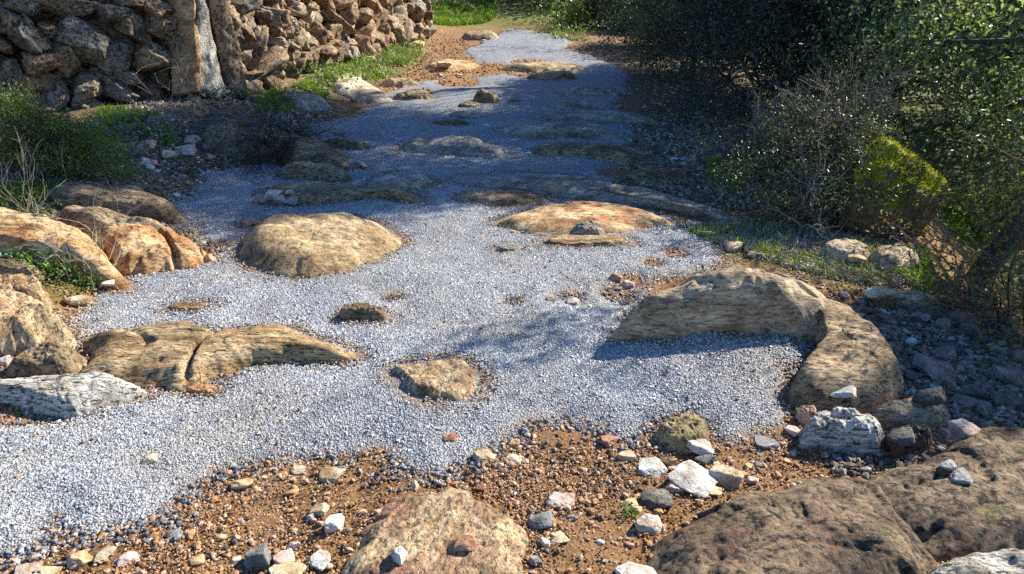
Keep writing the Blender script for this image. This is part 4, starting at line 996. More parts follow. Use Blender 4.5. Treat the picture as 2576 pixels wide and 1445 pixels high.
# ------------------------------------------------------------------ vegetation helpers
def unit(a): return a/np.maximum(np.linalg.norm(a, axis=-1, keepdims=True), 1e-9)
def leaves(P, size, aspect=0.5, up=0.3, rng=RNG, droop=None):
    """one bent leaf (two quads) per point"""
    n = len(P)
    d = unit(rng.normal(size=(n, 3))+np.array([0, 0, 0.15])) if droop is None else unit(droop+rng.normal(0, .5, (n, 3)))
    nn = rng.normal(size=(n, 3))+np.array([0, 0, up*3]); nn = unit(nn-d*np.sum(nn*d, 1, keepdims=True)); b = np.cross(d, nn)
    L = (size*rng.uniform(.65, 1.35, n))[:, None]; w = L*aspect*0.5
    c = 0.18*L*nn
    V = np.stack([P, P+d*L*0.5+b*w+c*.6, P+d*L-c*.3, P+d*L*0.5-b*w+c*.6, P+d*L*0.45-c*.2], 1)
    i = 5*np.arange(n)[:, None]
    Fc = np.concatenate([i+np.array([0, 1, 4, 4])[None], i+np.array([1, 2, 4, 4])[None], i+np.array([2, 3, 4, 4])[None], i+np.array([3, 0, 4, 4])[None]], 1).reshape(-1, 4)[:, :3]
    return V.reshape(-1, 3), Fc

def tubes(P, r0, r1, sides=4):
    """P (T,K,3); radii per tube"""
    T, K, _ = P.shape
    tg = np.gradient(P, axis=1); tg = unit(tg)
    ref = np.where(np.abs(tg[..., 2:3]) > .9, np.array([1., 0, 0]), np.array([0, 0, 1.]))
    a = unit(np.cross(tg, ref)); b = np.cross(tg, a)
    rr = (np.asarray(r0)[:, None]*(1-np.linspace(0, 1, K))+np.asarray(r1)[:, None]*np.linspace(0, 1, K))[..., None]
    ring = np.stack([P+rr*(a*math.cos(6.2832*j/sides)+b*math.sin(6.2832*j/sides)) for j in range(sides)], 2)
    V = ring.reshape(-1, 3)
    t, k, j = np.meshgrid(np.arange(T), np.arange(K-1), np.arange(sides), indexing='ij')
    q = lambda kk, jj: (t*K+kk)*sides+jj % sides
    Fc = np.stack([q(k, j), q(k, j+1), q(k+1, j+1), q(k+1, j)], -1).reshape(-1, 4)
    return V, Fc

def grow(start, dirs, length, r, levels, rng, kids=(6, 5), spread=0.8, curl=0.25, shrink=0.55, K=6, grav=0.0, up=0.0):
    """branching stems; returns tubes per level and the last level's points"""
    out = []; S0, D0, L0, R0 = [np.asarray(a, float) for a in (start, dirs, length, r)]
    for lv in range(levels):
        T = len(S0); P = np.zeros((T, K, 3)); P[:, 0] = S0; d = unit(D0)
        for k in range(1, K):
            d = unit(d+rng.normal(0, curl, (T, 3))+np.array([0, 0, up-grav])); P[:, k] = P[:, k-1]+d*(L0/(K-1))[:, None]
        out.append((P, R0, R0*0.45))
        if lv == levels-1: break
        n = kids[min(lv, len(kids)-1)]; idx = np.repeat(np.arange(T), n)
        f = rng.uniform(.25, 1.0, len(idx))*(K-1); k0 = np.minimum(f.astype(int), K-2); fr = (f-k0)[:, None]
        S1 = P[idx, k0]*(1-fr)+P[idx, k0+1]*fr
        D1 = unit(P[idx, k0+1]-P[idx, k0])+rng.normal(0, spread, (len(idx), 3))
        S0, D0, L0, R0 = S1, D1, L0[idx]*shrink*rng.uniform(.6, 1.3, len(idx)), R0[idx]*0.5
    return out

def stems_mesh(name, levels, mat, org, sides=4):
    Vs, Fs, o = [], [], 0
    for P, a, b in levels:
        V, Fc = tubes(P, a, b, sides); Vs.append(V); Fs.append(Fc+o); o += len(V)
    return mesh(name, np.concatenate(Vs)-org, np.concatenate(Fs), M[mat])

# what the photograph shows in sun: leaf clusters whose shade would land here are not grown
LIT = [[(0, 550), (250, 545), (480, 575), (640, 600), (900, 575), (1020, 560), (1250, 520), (1450, 515), (1620, 545), (1720, 570), (2050, 600), (2300, 640), (2330, 720), (2100, 750), (1900, 745), (1700, 730), (1600, 800),
        (1900, 830), (2060, 900), (2250, 1000), (2330, 1090), (2576, 1120), (2700, 1600), (-200, 1600), (-200, 560)],
       [(650, 0), (1100, 0), (1250, 60), (1500, 80), (1470, 130), (1540, 150), (1440, 195), (1290, 200), (1200, 215), (1000, 230), (960, 262), (830, 215), (760, 195), (660, 200)],
       [(930, 256), (1090, 248), (1290, 282), (1250, 304), (1050, 284), (900, 274)], [(930, 366), (1180, 370), (1320, 388), (1290, 414), (1080, 408), (920, 402)], [(1400, 500), (1560, 470), (1620, 478), (1540, 505)], [(700, 432), (790, 425), (800, 445), (720, 452)], [(1690, 350), (1850, 345), (1850, 372), (1700, 380)],
       [(470, -60), (555, -60), (565, 225), (470, 225)]]
SHADE = [[(-100, 300), (250, 330), (600, 240), (830, 240), (960, 275), (1050, 285), (1230, 300), (1290, 210), (1560, 160), (1700, 190), (1900, 300), (1900, 545), (1700, 540), (1560, 500), (1240, 510), (1010, 545), (800, 525), (600, 565), (440, 560), (200, 520), (-100, 540)],
         [(1190, 122), (1300, 118), (1460, 132), (1470, 148), (1300, 150), (1170, 140)], [(2150, 780), (2320, 770), (2576, 870), (2576, 1080), (2350, 1070), (2290, 960)], [(1560, 790), (1720, 735), (1960, 745), (2070, 790), (1900, 820), (1650, 830)]]
def landing(P):
    """follow the sun's rays down from P to the wall or the ground"""
    P = np.array(P, float); done = np.zeros(len(P), bool); Q_ = P.copy()
    for _ in range(90):
        st = np.where(done, 0.0, 0.14)[:, None]; Q_ = Q_-S*st
        w = (Q_[:, 0] < xwall(Q_[:, 1])) & (Q_[:, 1] > 5.2) & (Q_[:, 1] < 16) & (Q_[:, 2] < 2.0)
        done |= w | (Q_[:, 2] < 0.05+0.3*(Q_[:, 0] < -2.5)) | (Q_[:, 2] < zf(Q_[:, 0], Q_[:, 1])*(Q_[:, 1] > 19))
        if done.all(): break
    return Q_
def keep_sun(C, drop=0.93, rng=RNG):
    L = landing(C); u, v = project(L); bad = np.zeros(len(C), bool)
    for p in LIT: bad |= inpoly(u, v, p)
    bad &= np.array(C)[:, 2] > 0.25
    return ~(bad & (rng.random(len(C)) < drop))

def sunlit(P):
    L = landing(P); u, v = project(L); bad = np.zeros(len(L), bool)
    for p in LIT: bad |= inpoly(u, v, p)
    return bad & (np.asarray(P)[:, 2] > .25)
def shade_only(lv):
    out = []
    for P, a, b in lv:
        bad = sunlit(P.reshape(-1, 3)).reshape(P.shape[:2]).any(1); out.append((P[~bad], np.asarray(a)[~bad], np.asarray(b)[~bad]))
    return [o for o in out if len(o[0])]

def crown(lobes, n, rng, shell=0.55):
    """cluster centres filling a union of ellipsoids"""
    out = []
    vol = np.array([l[3]*l[4]*l[5] for l in lobes])**0.8; cnt = (n*vol/vol.sum()).astype(int)+1
    for l, c in zip(lobes, cnt):
        d = unit(rng.normal(size=(c, 3))); r = rng.uniform(shell, 1.0, c)**0.6
        p = np.array(l[:3])+d*r[:, None]*np.array(l[3:6]); out.append(p)
    return np.concatenate(out)

def leafy(centres, per, spread, size, rng, aspect=.5, up=.3):
    P = np.repeat(centres, per, 0)+rng.normal(0, spread, (len(centres)*per, 3))
    return leaves(P, np.full(len(P), size), aspect, up, rng)

def bush(name, label, cat, base, lobes, n, per, spread, size, lmat, smat, seed, group=None, stems=9, h=1.2, stem_r=.02, aspect=.5, shell=.5, sunfilter=True, above_ground=True, kids=(6, 5), levels=3, up=.3):
    rng = np.random.default_rng(seed); b = np.array(base, float)
    root = empty(name, b); tag(root, label, cat, group)
    C = crown([(b[0]+l[0], b[1]+l[1], b[2]+l[2], *l[3:6]) for l in lobes], n, rng, shell)
    C = C+0.16*np.stack([fbm(C*2.1+seed, 2, 1), fbm(C*2.1+seed, 2, 2), fbm(C*2.1+seed, 2, 3)], 1)
    C = C[fbm(C*1.9+seed*3.1, 2, 8) > -0.28]
    if above_ground: C = C[C[:, 2] > zf(C[:, 0], C[:, 1])+.02]
    if sunfilter: C = C[keep_sun(C, rng=rng)]
    V, Fc = leafy(C, per, spread, size, rng, aspect, up)
    obj('foliage', mesh('foliage', V-b, Fc, M[lmat], True), root)
    d = rng.normal(0, .5, (stems, 3)); d[:, 2] = rng.uniform(.7, 1.3, stems)
    lv = grow(np.repeat(b[None], stems, 0)+rng.normal(0, .05, (stems, 3))*np.array([1, 1, 0]), d, np.full(stems, h)*rng.uniform(.6, 1.1, stems), np.full(stems, stem_r), levels, rng, kids=kids)
    obj('stems', stems_mesh('stems', lv, smat, b), root)
    return root

def gp(u, v): return hit(np.array([float(u)]), np.array([float(v)]))[0]

# ------------------------------------------------------------------ shrubs and trees on the right
RB = 'bushes along the right of the path'
p = gp(1800, 330)
bush('dark_bush', 'big dark blue green bush overhanging the right of the shaded path', 'bush', p+np.array([.7, .5, 0]), [(-.35, -.2, .55, .75, .7, .6), (0, .2, 1.2, 1.1, .9, .8), (.7, 0, .7, .8, .8, .8), (-.2, .7, 1.6, 1.0, .9, .7), (.9, .6, 1.5, 1, .9, .8)], 2300, 24, .085, .042, 'dark', 'twig_d', 101, RB, h=1.5)
p = gp(1640, 200)
bush('olive_bush', 'grey green bush with sunlit tips in the middle of the right side', 'bush', p+np.array([.6, .3, 0]), [(0, 0, .45, .9, .7, .5), (-.3, .2, .9, .7, .7, .6), (.7, .2, 1.1, .9, .8, .7)], 1100, 24, .10, .045, 'olive', 'twig_g', 102, RB, h=1.2)
p = gp(1560, 130)
bush('dark_bush', 'dark rounded bush at the right where the path narrows', 'bush', p+np.array([1.0, .6, 0]), [(0, 0, .7, 1.2, 1.0, .8), (.6, .3, 1.3, 1.3, 1.2, .9), (-.7, .4, .8, .8, .9, .7)], 1300, 22, .12, .06, 'dark', 'twig_d', 103, RB, h=1.3)
p = gp(1450, 84)
bush('green_bush', 'mid green bush at the far bend right of the path', 'bush', p+np.array([.7, 1.2, 0]), [(0, 0, .8, 1.5, 1.0, .9), (1.4, .2, .9, 1.4, 1.1, 1.0), (-.9, .8, .6, .9, .9, .6)], 1200, 20, .16, .085, 'bushg', 'twig_d', 104, RB, h=1.3)
p = gp(1330, 60)
bush('dark_bush', 'dark green bush closing the view beyond the far bend', 'bush', p+np.array([.5, 2.5, 0]), [(0, 0, .8, 1.8, 1.2, 1.0), (1.8, .5, 1.0, 1.6, 1.2, 1.1), (3.6, 0, 1.0, 1.8, 1.3, 1.1)], 1300, 18, .2, .10, 'dark', 'twig_d', 105, RB, h=1.4)
p = gp(1125, 50)
bush('olive_bush', 'small grey green bush on the sunny slope past the wall', 'bush', p+np.array([.1, 1.0, 0]), [(0, 0, .5, .75, .7, .6), (-.8, .6, .6, .8, .7, .6)], 600, 20, .13, .07, 'olive', 'twig_g', 106, 'bushes on the far slope', h=.9)
bush('green_bush', 'green bush on the sunny slope at the top of the picture', 'bush', (-.4, 25.5, float(zf(-.4, 25.5))), [(0, 0, .6, 1.3, .9, .7), (1.5, .4, .6, 1.0, .9, .7), (-2.0, .4, .9, 1.4, .9, .9)], 800, 18, .17, .09, 'bushg', 'twig_d', 107, 'bushes on the far slope', h=1.0)
bush('dark_bush', 'dark bush right of the big dark bush under the oaks', 'bush', (3.8, 9.6, float(zf(3.8, 9.6))), [(0, 0, .7, 1.3, 1.1, .9), (.8, .5, 1.4, 1.3, 1.2, .9), (-.6, -.5, 1.3, .9, .9, .8), (2.0, -.5, 1.0, 1.3, 1.2, 1.2)], 1900, 22, .11, .055, 'dark', 'twig_d', 108, RB, h=1.6)

# dead twiggy shrub with leafy base
p = gp(2040, 500); rng = np.random.default_rng(301); root = empty('dead_shrub', p); tag(root, 'bare grey twiggy shrub in front of the glossy leaved tree', 'shrub')
st = 8; d = rng.normal(0, .32, (st, 3)); d[:, 2] = 1
lv = grow(np.repeat(p[None], st, 0)+rng.normal(0, .05, (st, 3))*np.array([1, 1, 0]), d, rng.uniform(.55, .85, st), rng.uniform(.007, .013, st), 4, rng, kids=(8, 6, 5), spread=.6, curl=.17, shrink=.5, up=.03)
obj('branches', stems_mesh('branches', lv, 'twig_m', p), root)
C = np.concatenate([lv[3][0][::3, 3], lv[2][0][::5, 4]]); C = C[C[:, 2] < p[2]+.75]
V, Fc = leafy(C, 4, .03, .022, rng, .55); obj('foliage', mesh('foliage', V-p, Fc, M['shrub']), root)
p = gp(2060, 590); rng = np.random.default_rng(302)
bush('low_shrub', 'low small leaved shrub glinting in the sun on the right bank', 'shrub', p+np.array([0, .15, 0]), [(0, 0, .22, .36, .26, .24), (-.28, .1, .34, .32, .25, .28), (.26, .05, .30, .32, .25, .26), (.42, .1, .12, .25, .22, .18), (.1, .35, .62, .40, .3, .26), (.45, .2, .38, .28, .22, .22)], 2000, 14, .035, .020, 'shrub', 'twig_g', 303, stems=10, h=.45, stem_r=.008, shell=.3)
p = gp(1900, 470)
bush('low_shrub', 'dim low shrub under the big dark bush', 'shrub', p+np.array([.1, .2, 0]), [(0, 0, .25, .4, .3, .3), (.3, .1, .35, .35, .3, .3)], 420, 12, .05, .024, 'dark', 'twig_g', 304, stems=9, h=.55, stem_r=.008, shell=.3)

# mossy boulder
p = gp(2290, 622); rng = np.random.default_rng(55)
V, Fc = chunk((1.05, .62, .72), rng, 4, 9, .04, .06, .6); V = V@rotm(.1, .42, .35).T; V[:, 2] -= V[:, 2].min()
MV, MF = V, Fc
o = obj('mossy_boulder', mesh('mossy_boulder', V, Fc, M['mossy']), loc=p+np.array([-.02, .36, -.40])); tag(o, 'tall boulder with bright yellow green moss on its top', 'boulder', RS)

tri = MV[MF]; nrm = np.cross(tri[:, 1]-tri[:, 0], tri[:, 2]-tri[:, 0]); ar = np.linalg.norm(nrm, axis=1); nrm = nrm/ar[:, None]
tc_ = tri.mean(1); wgt = ar*(sstep(.05, .55, nrm[:, 2]+.25*nrm[:, 0]+.5*fbm(tc_*6, 4, 17)))
fi = rng.choice(len(MF), 7000, p=wgt/wgt.sum()); bc = rng.dirichlet((1, 1, 1), 7000)
mp = np.einsum('nk,nkd->nd', bc, tri[fi]); V, Fc = leaves(mp, np.full(7000, .020), .30, 0, rng, droop=nrm[fi]*1.2)
obj('moss', mesh('moss', V, Fc, M['moss']), o)

# glossy leaved oak trees: crowns reach low in view and shade the path from above the picture
OAKS = [(5.4, 8.3, 'nearest holm oak with glossy leaves low on the right'), (5.2, 10.6, 'second holm oak behind the nearest along the right bank'), (5.5, 13.2, 'third holm oak along the right bank'),
        (5.8, 16.5, 'fourth holm oak along the right bank'), (7.0, 20.5, 'farthest holm oak beyond the path bend'), (4.5, 4.2, 'dark leaning tree trunk at the right edge of the picture')]
rng = np.random.default_rng(77)
CL = []
# low foliage seen in the photograph
low = crown([(3.9, 6.3, .45, 1.2, 1.0, 1.2), (4.8, 6.4, .6, 1.2, 1.1, 1.3), (5.9, 6.9, .8, 1.5, 1.2, 1.5), (4.6, 5.3, .2, .9, .7, .9), (3.5, 6.9, 1.2, 1.0, 1.0, .9), (5.6, 5.4, .3, 1.1, .8, 1.0), (6.6, 8.2, 1.0, 1.6, 1.4, 1.7), (4.6, 8.6, 1.5, 1.4, 1.0, 1.3), (3.3, 5.7, .9, .6, .6, .7)], 2300, rng, .45)
low = low+0.2*np.stack([fbm(low*1.7, 2, 1), fbm(low*1.7, 2, 2), fbm(low*1.7, 2, 3)], 1)
low = low[fbm(low*1.7+9, 2, 8) > -0.15]
low = low[(low[:, 2] > zf(low[:, 0], low[:, 1])+.12)]
CL.append(low)
# crowns overhead, where the shade on the path tells they must be
tgt = []
for poly, n in zip(SHADE, (6000, 160, 420, 40)):
    a = np.array(poly, float); got = 0; W2 = px_poly(poly); lo_, hi_ = W2.min(0), W2.max(0)
    while got < n:
        q = rng.uniform(lo_, hi_, (4000, 2)); q = q[inpoly(q[:, 0], q[:, 1], [tuple(c) for c in W2])]
        q = q[:n-got]; tgt.append(np.concatenate([q, zf(q[:, 0], q[:, 1])[:, None]], 1)); got += len(q)
wl = np.array([wall_pt(s)[0] for s in rng.uniform(1.2, 4.9, 420)]); wz = rng.uniform(.3, 1.7, 420)
wl = np.concatenate([wl, wz[:, None]], 1); u, v = project(wl); wl = wl[~((u > 455) & (u < 565))]; tgt.append(wl[rng.random(len(wl)) < .35])
tgt = np.concatenate(tgt)
kx = np.maximum((2.95-tgt[:, 0])/S[0], (2.05-tgt[:, 2])/S[2])+rng.uniform(0, 2.2, len(tgt))
CL.append(tgt+S*kx[:, None])
UP = np.concatenate(CL[1:])
# leave the sunny side of the low foliage open to the sun
ax = unit(np.cross(S, np.array([0, 0, 1.0]))); ay = np.cross(S, ax)
ul, vl = project(low); sunny = low[(ul > 2030) & (vl > -40) & (rng.random(len(low)) < .8)]
sunny = np.concatenate([sunny]+[a[1][::6] for a in STONES if a[5] == 'upright_slab' and a[3] != 'w_brown'])
key = lambda P_: np.floor((P_@ax)/.22).astype(int)*1000+np.floor((P_@ay)/.22).astype(int)
UP = UP[~(np.isin(key(UP), np.unique(key(sunny))) & (UP@S > 3.0) & (rng.random(len(UP)) < .85))]
CL = np.concatenate([low, UP]); CL = CL[keep_sun(CL, .96, rng)]
# sprays of leaves whose thin shade crosses the sunlit rocks and the gravel hump
for poly, n in (([(1190, 882), (1350, 850), (1580, 806), (1610, 810), (1390, 854), (1215, 888)], 13), ([(610, 565), (740, 528), (890, 518), (970, 535), (890, 562), (770, 590), (640, 600)], 80), ([(1330, 530), (1480, 510), (1560, 525), (1420, 550)], 16),
                ([(1560, 950), (1640, 850), (1720, 830), (1800, 880), (1640, 960)], 2), ([(1930, 690), (2010, 700), (2000, 740), (1900, 730)], 10)):
    W2 = px_poly(poly); lo_, hi_ = W2.min(0), W2.max(0); q = rng.uniform(lo_, hi_, (4000, 2)); q = q[inpoly(q[:, 0], q[:, 1], [tuple(c) for c in W2])][:n]
    q = np.concatenate([q, zf(q[:, 0], q[:, 1])[:, None]+.05], 1); CL = np.concatenate([CL, q+S*(np.maximum((3.0-q[:, 0])/S[0], 2.1/S[2])+rng.uniform(0, 1.2, len(q)))[:, None]])
ox = np.array([(a, b) for a, b, _ in OAKS]); near = np.argmin((CL[:, 0:1]-ox[:, 0])**2+(CL[:, 1:2]-ox[:, 1])**2, 1)
for i, (x, y, lab) in enumerate(OAKS):
    b = np.array([x, y, float(zf(x, y))]); leaning = i == 5
    root = empty('leaning_tree' if leaning else 'holm_oak', b); tag(root, lab, 'tree', None if leaning else 'holm oaks along the right bank')
    c = CL[near == i]
    if len(c) == 0: c = np.array([[x, y, 3.0]])
    V1, F1 = leafy(c, 34, .13, .052, rng, .48, .25)
    obj('crown', mesh('crown', V1-b, F1, M['oak']), root)
    top = max(2.6, float(np.percentile(c[:, 2], 85))-b[2])
    zz = np.arange(.6, top, .1); ok_ = keep_sun(np.stack([np.full(len(zz), x), np.full(len(zz), y), b[2]+zz], 1), 1.0, rng)
    top = float(zz[np.argmax(~ok_)])*.95 if (~ok_).any() else top
    T = 3; d = rng.normal(0, .07, (T, 3)); d[:, 2] = 1
    lv = grow(np.repeat(b[None]-np.array([0, 0, .1]), T, 0), d, np.full(T, top)*rng.uniform(.7, 1, T), np.array([.13, .09, .08]), 2, rng, kids=(6,), spread=.5, curl=.10, K=8)
    if leaning:
        p = np.array([2.75, 4.0, float(zf(2.75, 4.0))-.1])
        P = np.array([[p+np.array([t*.75, t*.25, t*1.0+.04*math.sin(t*6)]) for t in np.linspace(0, 3.2, 14)]])
        V, Fc = tubes(P, np.array([.065]), np.array([.035]), 10); V = V+0.02*np.stack([fbm(V*9, 3, 1), fbm(V*9, 3, 2), fbm(V*9, 3, 3)], 1)
        obj('trunk', mesh('trunk', V-b, Fc, M['bark']), root)
    else: obj('trunk', stems_mesh('trunk', lv[:1]+shade_only(lv[1:]), 'bark', b, 8), root)
    # boughs reaching the leaf clusters
    nb = min(len(c), 150); ci = c[rng.choice(len(c), nb, replace=False)]
    f = rng.uniform(.25, .8, nb); s0 = P[0, rng.integers(5, 14, nb)] if leaning else b+np.array([0, 0, 1])*(top*f)[:, None]
    kp = keep_sun(s0*.5+ci*.5, 1.0, rng) & keep_sun(s0*.25+ci*.75, 1.0, rng) & keep_sun(s0*.75+ci*.25, 1.0, rng); kp[0] = True; s0, ci = s0[kp], ci[kp]; nb = len(ci)
    K_ = 7; tt = np.linspace(0, 1, K_)[None, :, None]
    P = s0[:, None]*(1-tt)+ci[:, None]*tt; P[:, :, 2] += (np.sin(tt[..., 0]*math.pi)*rng.uniform(-.1, .35, (nb, 1))); P[:, 1:-1] += rng.normal(0, .05, (nb, K_-2, 3))
    bad = sunlit(P.reshape(-1, 3)).reshape(P.shape[:2]).any(1); bad[0] = False; P = P[~bad]; nb = len(P)
    Vb, Fb = tubes(P, np.full(nb, .022), np.full(nb, .005), 5)
    obj('boughs', mesh('boughs', Vb-b, Fb, M['bark']), root)
# bramble at the right edge
rng = np.random.default_rng(411)
for k, (x, y, lab) in enumerate(((2.62, 3.25, 'tangled reddish thorny shrub at the right edge of the bank'), (2.75, 2.75, 'yellowing bramble low at the right picture edge'))):
    b = np.array([x, y, float(zf(x, y))]); root = empty('bramble', b); tag(root, lab, 'shrub', 'brambles at the right edge')
    st = 9; d = rng.normal(0, .5, (st, 3)); d[:, 2] = rng.uniform(.5, 1.2, st); d[:, 0] += .05
    lv = grow(np.repeat(b[None], st, 0)+rng.normal(0, .1, (st, 3))*np.array([1, 1, 0]), d, rng.uniform(.5, .95, st), rng.uniform(.005, .009, st), 4, rng, kids=(7, 6, 3), spread=.75, curl=.2, shrink=.55)
    obj('branches', stems_mesh('branches', lv, 'twig_r', b), root)
    C = np.concatenate([lv[3][0][::2, 2], lv[2][0][:, 4]]); V, Fc = leafy(C, 5 if k == 0 else 8, .045, .024, rng, .45); obj('foliage', mesh('foliage', V-b, Fc, M['bramb']), root)

# ------------------------------------------------------------------ left side plants
p = gp(110, 455)
bush('green_bush', 'dense low green bush at the left below the wall', 'bush', p+np.array([0, .15, 0]), [(0, 0, .22, .42, .34, .26), (-.35, .1, .30, .36, .3, .28), (.28, 0, .14, .26, .25, .20), (-.1, -.05, .34, .30, .26, .22)], 1500, 18, .032, .017, 'bushg', 'twig_d', 501, stems=14, h=.5, stem_r=.006, shell=.25, sunfilter=False)
rng = np.random.default_rng(601)
# heap of dead heather
b = gp(690, 425); root = empty('dead_heath', b); tag(root, 'dark heap of dead heather twigs spilling onto the path edge', 'dead shrub')
st = 26; s0 = b[None]+np.stack([rng.uniform(-.42, .22, st), rng.uniform(-.05, .5, st), rng.uniform(0, .04, st)], 1)
d = rng.normal(0, .5, (st, 3)); d[:, 2] = rng.uniform(.2, .8, st); d[:, 0] += .25; d[:, 1] -= .2
lv = grow(s0, d, rng.uniform(.25, .5, st), np.full(st, .006), 3, rng, kids=(10, 8), spread=.6, curl=.3, shrink=.6, grav=.05)
obj('branches', stems_mesh('branches', lv, 'twig_d', b, 3), root)
# dry grey tangle
b = gp(480, 300); root = empty('dry_tangle', b); tag(root, 'tangle of dry grey stems at the foot of the wall', 'dead shrub')
st = 20; s0 = b[None]+np.stack([rng.uniform(-.5, .6, st), rng.uniform(-.1, .5, st), np.zeros(st)], 1); d = rng.normal(0, .9, (st, 3)); d[:, 2] = rng.uniform(.1, .6, st)
lv = grow(s0, d, rng.uniform(.4, .8, st), np.full(st, .0045), 3, rng, kids=(4, 3), spread=.6, curl=.3, shrink=.6, grav=.07)
obj('branches', stems_mesh('branches', lv, 'twig_g', b, 3), root)
# dry straw stems at the left edge
for (u, v, n, hh, lab) in ((40, 540, 12, .42, 'spray of bare straw stems above the orange streaked rock'), (215, 690, 16, .34, 'pale dry stems sprawling over the left rocks'), (60, 480, 8, .36, 'thin dry stems in front of the green bush')):
    b = gp(u, v); root = empty('dry_weed', b); tag(root, lab, 'dry plant', 'dry stems on the left')
    d = rng.normal(0, .7, (n, 3)); d[:, 2] = rng.uniform(.4, 1.2, n)
    lv = grow(np.repeat(b[None], n, 0)+rng.normal(0, .07, (n, 3))*np.array([1, 1, 0]), d, rng.uniform(.5, 1.1, n)*hh, np.full(n, .0024), 3, rng, kids=(3, 3), spread=.45, curl=.16, shrink=.5, up=.02)
    obj('stems', stems_mesh('stems', lv, 'twig_s', b, 3), root)

def herb(u, v, n, rad, size, mat, lab, name='leafy_herb', hh=.05, cat='plant'):
    b = gp(u, v); q = b[None]+np.stack([rng.normal(0, rad, n), rng.normal(0, rad, n), rng.uniform(0, hh, n)], 1)
    q[:, 2] = zf(q[:, 0], q[:, 1])+rng.uniform(.01, hh, n)
    V, Fc = leaves(q, np.full(n, size), .6, .6, rng); root = empty(name, b); tag(root, lab, cat, 'small green plants')
    m = max(3, n//8); qi = q[rng.choice(n, m, replace=False)]; g0 = qi+rng.normal(0, rad*.3, (m, 3)); g0[:, 2] = zf(g0[:, 0], g0[:, 1])-.005
    t = np.linspace(0, 1, 4)[None, :, None]; V2, F2 = tubes(g0[:, None]*(1-t)+qi[:, None]*t, np.full(m, .0016), np.full(m, .0009), 3)
    F2 = np.concatenate([F2[:, [0, 1, 2]], F2[:, [0, 2, 3]]])+len(V)
    obj('foliage', mesh('foliage', np.concatenate([V, V2])-b, np.concatenate([Fc, F2]), M[mat]), root)
herb(160, 690, 420, .085, .022, 'herb', 'bright green herbs between the left rocks', hh=.10)
herb(240, 722, 160, .045, .018, 'herb', 'small green herb beside the dry stems', hh=.07)
herb(60, 665, 200, .07, .020, 'herb', 'green herb on the reddish brown slab', hh=.07)
herb(60, 510, 420, .12, .022, 'herb', 'patch of green herbs beside the dark shaded slab', hh=.10)
herb(360, 345, 380, .20, .035, 'greyherb', 'grey green leafy plant in the shade under the wall', hh=.14)
herb(560, 255, 200, .12, .035, 'greyherb', 'pale leaved plant at the foot of the upright slabs', hh=.16)
herb(330, 445, 120, .06, .022, 'herb', 'bright green sprig beside the tiny white stone', hh=.05)
herb(1415, 97, 260, .30, .07, 'herb', 'bright green plant at the far right edge of the path', hh=.25)
herb(1580, 1300, 60, .018, .012, 'herb', 'tiny green sprout beside the lumpy white stone', hh=.03)
herb(1690, 1095, 70, .02, .008, 'herb', 'tiny moss sprout on the mossy brown lump', hh=.06)
herb(2015, 1050, 40, .010, .012, 'herb', 'tiny green tuft beside the small flat pink stone', hh=.04)
herb(2515, 900, 12, .02, .05, 'greyherb', 'grey leaved sprig among the right edge stones', hh=.05)
herb(840, 215, 500, .22, .045, 'herb', 'clump of green weeds at the foot of the sunlit wall', hh=.20)
herb(1880, 450, 300, .14, .03, 'herb', 'dim green weeds under the big dark bush', hh=.08)

# ------------------------------------------------------------------ grass, litter
def grass(polys, rng):
    Vs, Fs, o = [], [], 0
    for px, n, L, dens in polys:
        W2 = px_poly(px); lo_, hi_ = W2.min(0), W2.max(0); q = rng.uniform(lo_, hi_, (n*4, 2)); q = q[inpoly(q[:, 0], q[:, 1], [tuple(c) for c in W2])]
        q = q[n2(q[:, 0], q[:, 1], 3.2, 3, 88) > dens][:n]; q = q[path_mask(q[:, 0], q[:, 1]) < 0.02]
        m = len(q)
        if m == 0: continue
        b = np.concatenate([q, zf(q[:, 0], q[:, 1])[:, None]], 1); l = L*rng.uniform(.45, 1.2, m)
        d = rng.normal(0, .45, (m, 3)); d[:, 2] = 1; d = unit(d); side = unit(np.cross(d, rng.normal(size=(m, 3))))*(l*.035+.0012)[:, None]
        bend = rng.normal(0, .35, (m, 3)); bend[:, 2] = -.25
        m1 = b+d*(l*.55)[:, None]; tip = b+unit(d+bend)*l[:, None]
        V = np.stack([b-side, b+side, m1+side*.8, m1-side*.8, tip], 1)
        i = 5*np.arange(m)[:, None]; Fc = np.concatenate([i+np.array([[0, 1, 2]]), i+np.array([[0, 2, 3]]), i+np.array([[3, 2, 4]])], 1).reshape(-1, 3)
        Vs.append(V.reshape(-1, 3)); Fs.append(Fc+o); o += 5*m
    return np.concatenate(Vs), np.concatenate(Fs)
GR = [(GREEN_PX[0], 5200, .15, -.05), (GREEN_PX[1], 2500, .10, -.2), (GREEN_PX[2], 1800, .09, -.1), (GREEN_PX[4], 2600, .055, 0.02), (GREEN_PX[5], 2500, .10, -.2), (GREEN_PX[6], 1200, .09, -.2),
      ([(1060, 0), (1260, 0), (1240, 55), (1080, 60)], 9000, .22, -.25), ([(1780, 400), (1880, 400), (1880, 470), (1780, 480)], 700, .09, -.1), ([(1700, 580), (1800, 570), (1960, 640), (1880, 650)], 700, .06, 0.0),
      ([(2250, 650), (2335, 650), (2335, 745), (2260, 735)], 500, .09, -.1), ([(620, 300), (760, 220), (800, 240), (700, 300)], 900, .10, -.1)]
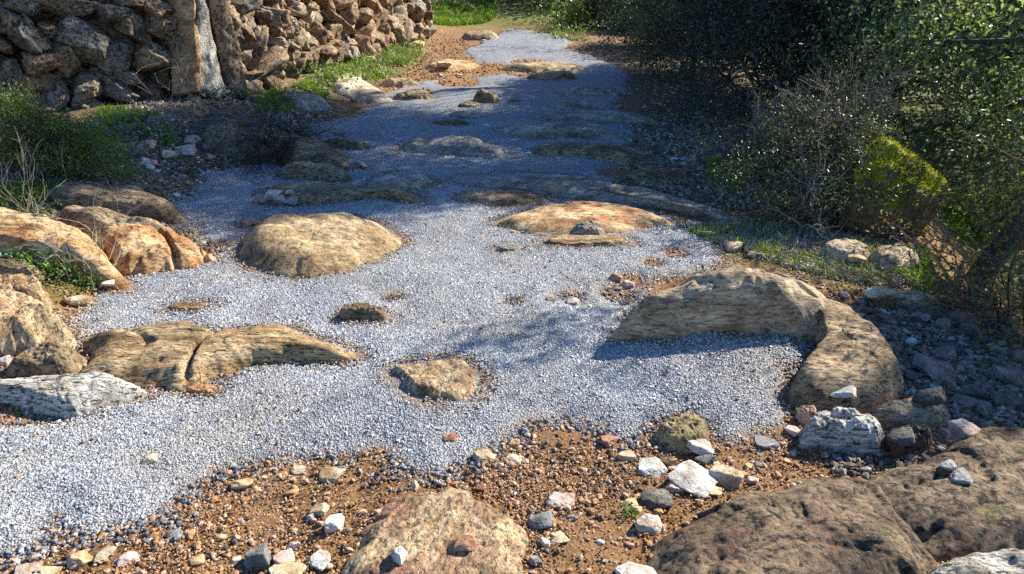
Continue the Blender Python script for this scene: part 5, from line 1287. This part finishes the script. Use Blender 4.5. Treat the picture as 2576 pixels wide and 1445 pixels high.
V, Fc = grass(GR, np.random.default_rng(91))
tag(obj('grass', mesh('grass', V, Fc, M['grass'])), 'bright green grass along the wall foot and the banks', 'grass', kind='stuff')
V, Fc = grass([(GREEN_PX[4], 5200, .05, -.2), ([(1650, 560), (1900, 600), (2340, 700), (2300, 760), (1900, 660), (1720, 600)], 1600, .05, -.2), (GREEN_PX[0], 1800, .15, -.2), ([(1060, 60), (1150, 80), (1120, 200), (960, 220)], 500, .08, -.1)], np.random.default_rng(93))
tag(obj('dry_grass', mesh('dry_grass', V, Fc, M['twig_s'])), 'dry straw coloured grass on the sunny banks', 'grass', kind='stuff')
rng = np.random.default_rng(92)
A = []
for n, x0, x1, y0, y1 in ((1500, -3.6, -1.2, 3.6, 8.5), (1600, .9, 2.8, 2.2, 8), (900, -1.6, 1.4, 1.4, 5.5), (900, -2, 1.6, 8, 17)):
    x, y = scatter(n, x0, x1, y0, y1); d = path_mask(x, y); k = (d < 0) | (rng.random(n) < .12); x, y, d = x[k], y[k], d[k]
    A.append(np.stack([x, y, np.where(d > 0, path_z(x, y, d)+.012, zf(x, y)+.014)], 1))
P = np.concatenate(A); n = len(P)
V, Fc = leaves(P, rng.uniform(.012, .034, n), .45, 1.6, rng)
tag(obj('leaf_litter', mesh('leaf_litter', V, Fc, M['litter'])), 'brown fallen leaves scattered over the ground', 'leaf litter', kind='stuff')
x = np.concatenate([scatter(260, -3.4, -1.4, 3.8, 7.5)[0], scatter(300, 1.2, 2.6, 2.2, 6)[0]]); y = np.concatenate([scatter(260, -3.4, -1.4, 3.8, 7.5)[1], scatter(300, 1.2, 2.6, 2.2, 6)[1]])
d = rng.normal(size=(560, 3)); d[:, 2] = np.abs(d[:, 2])*.12
lv = grow(np.stack([x, y, zf(x, y)+.012], 1), d, rng.uniform(.06, .24, 560), np.full(560, .0022), 1, rng, curl=.10)
tag(obj('twig_litter', stems_mesh('twig_litter', lv, 'twig_g', np.zeros(3), 3)), 'dry broken twigs scattered along both banks', 'twigs', kind='stuff')
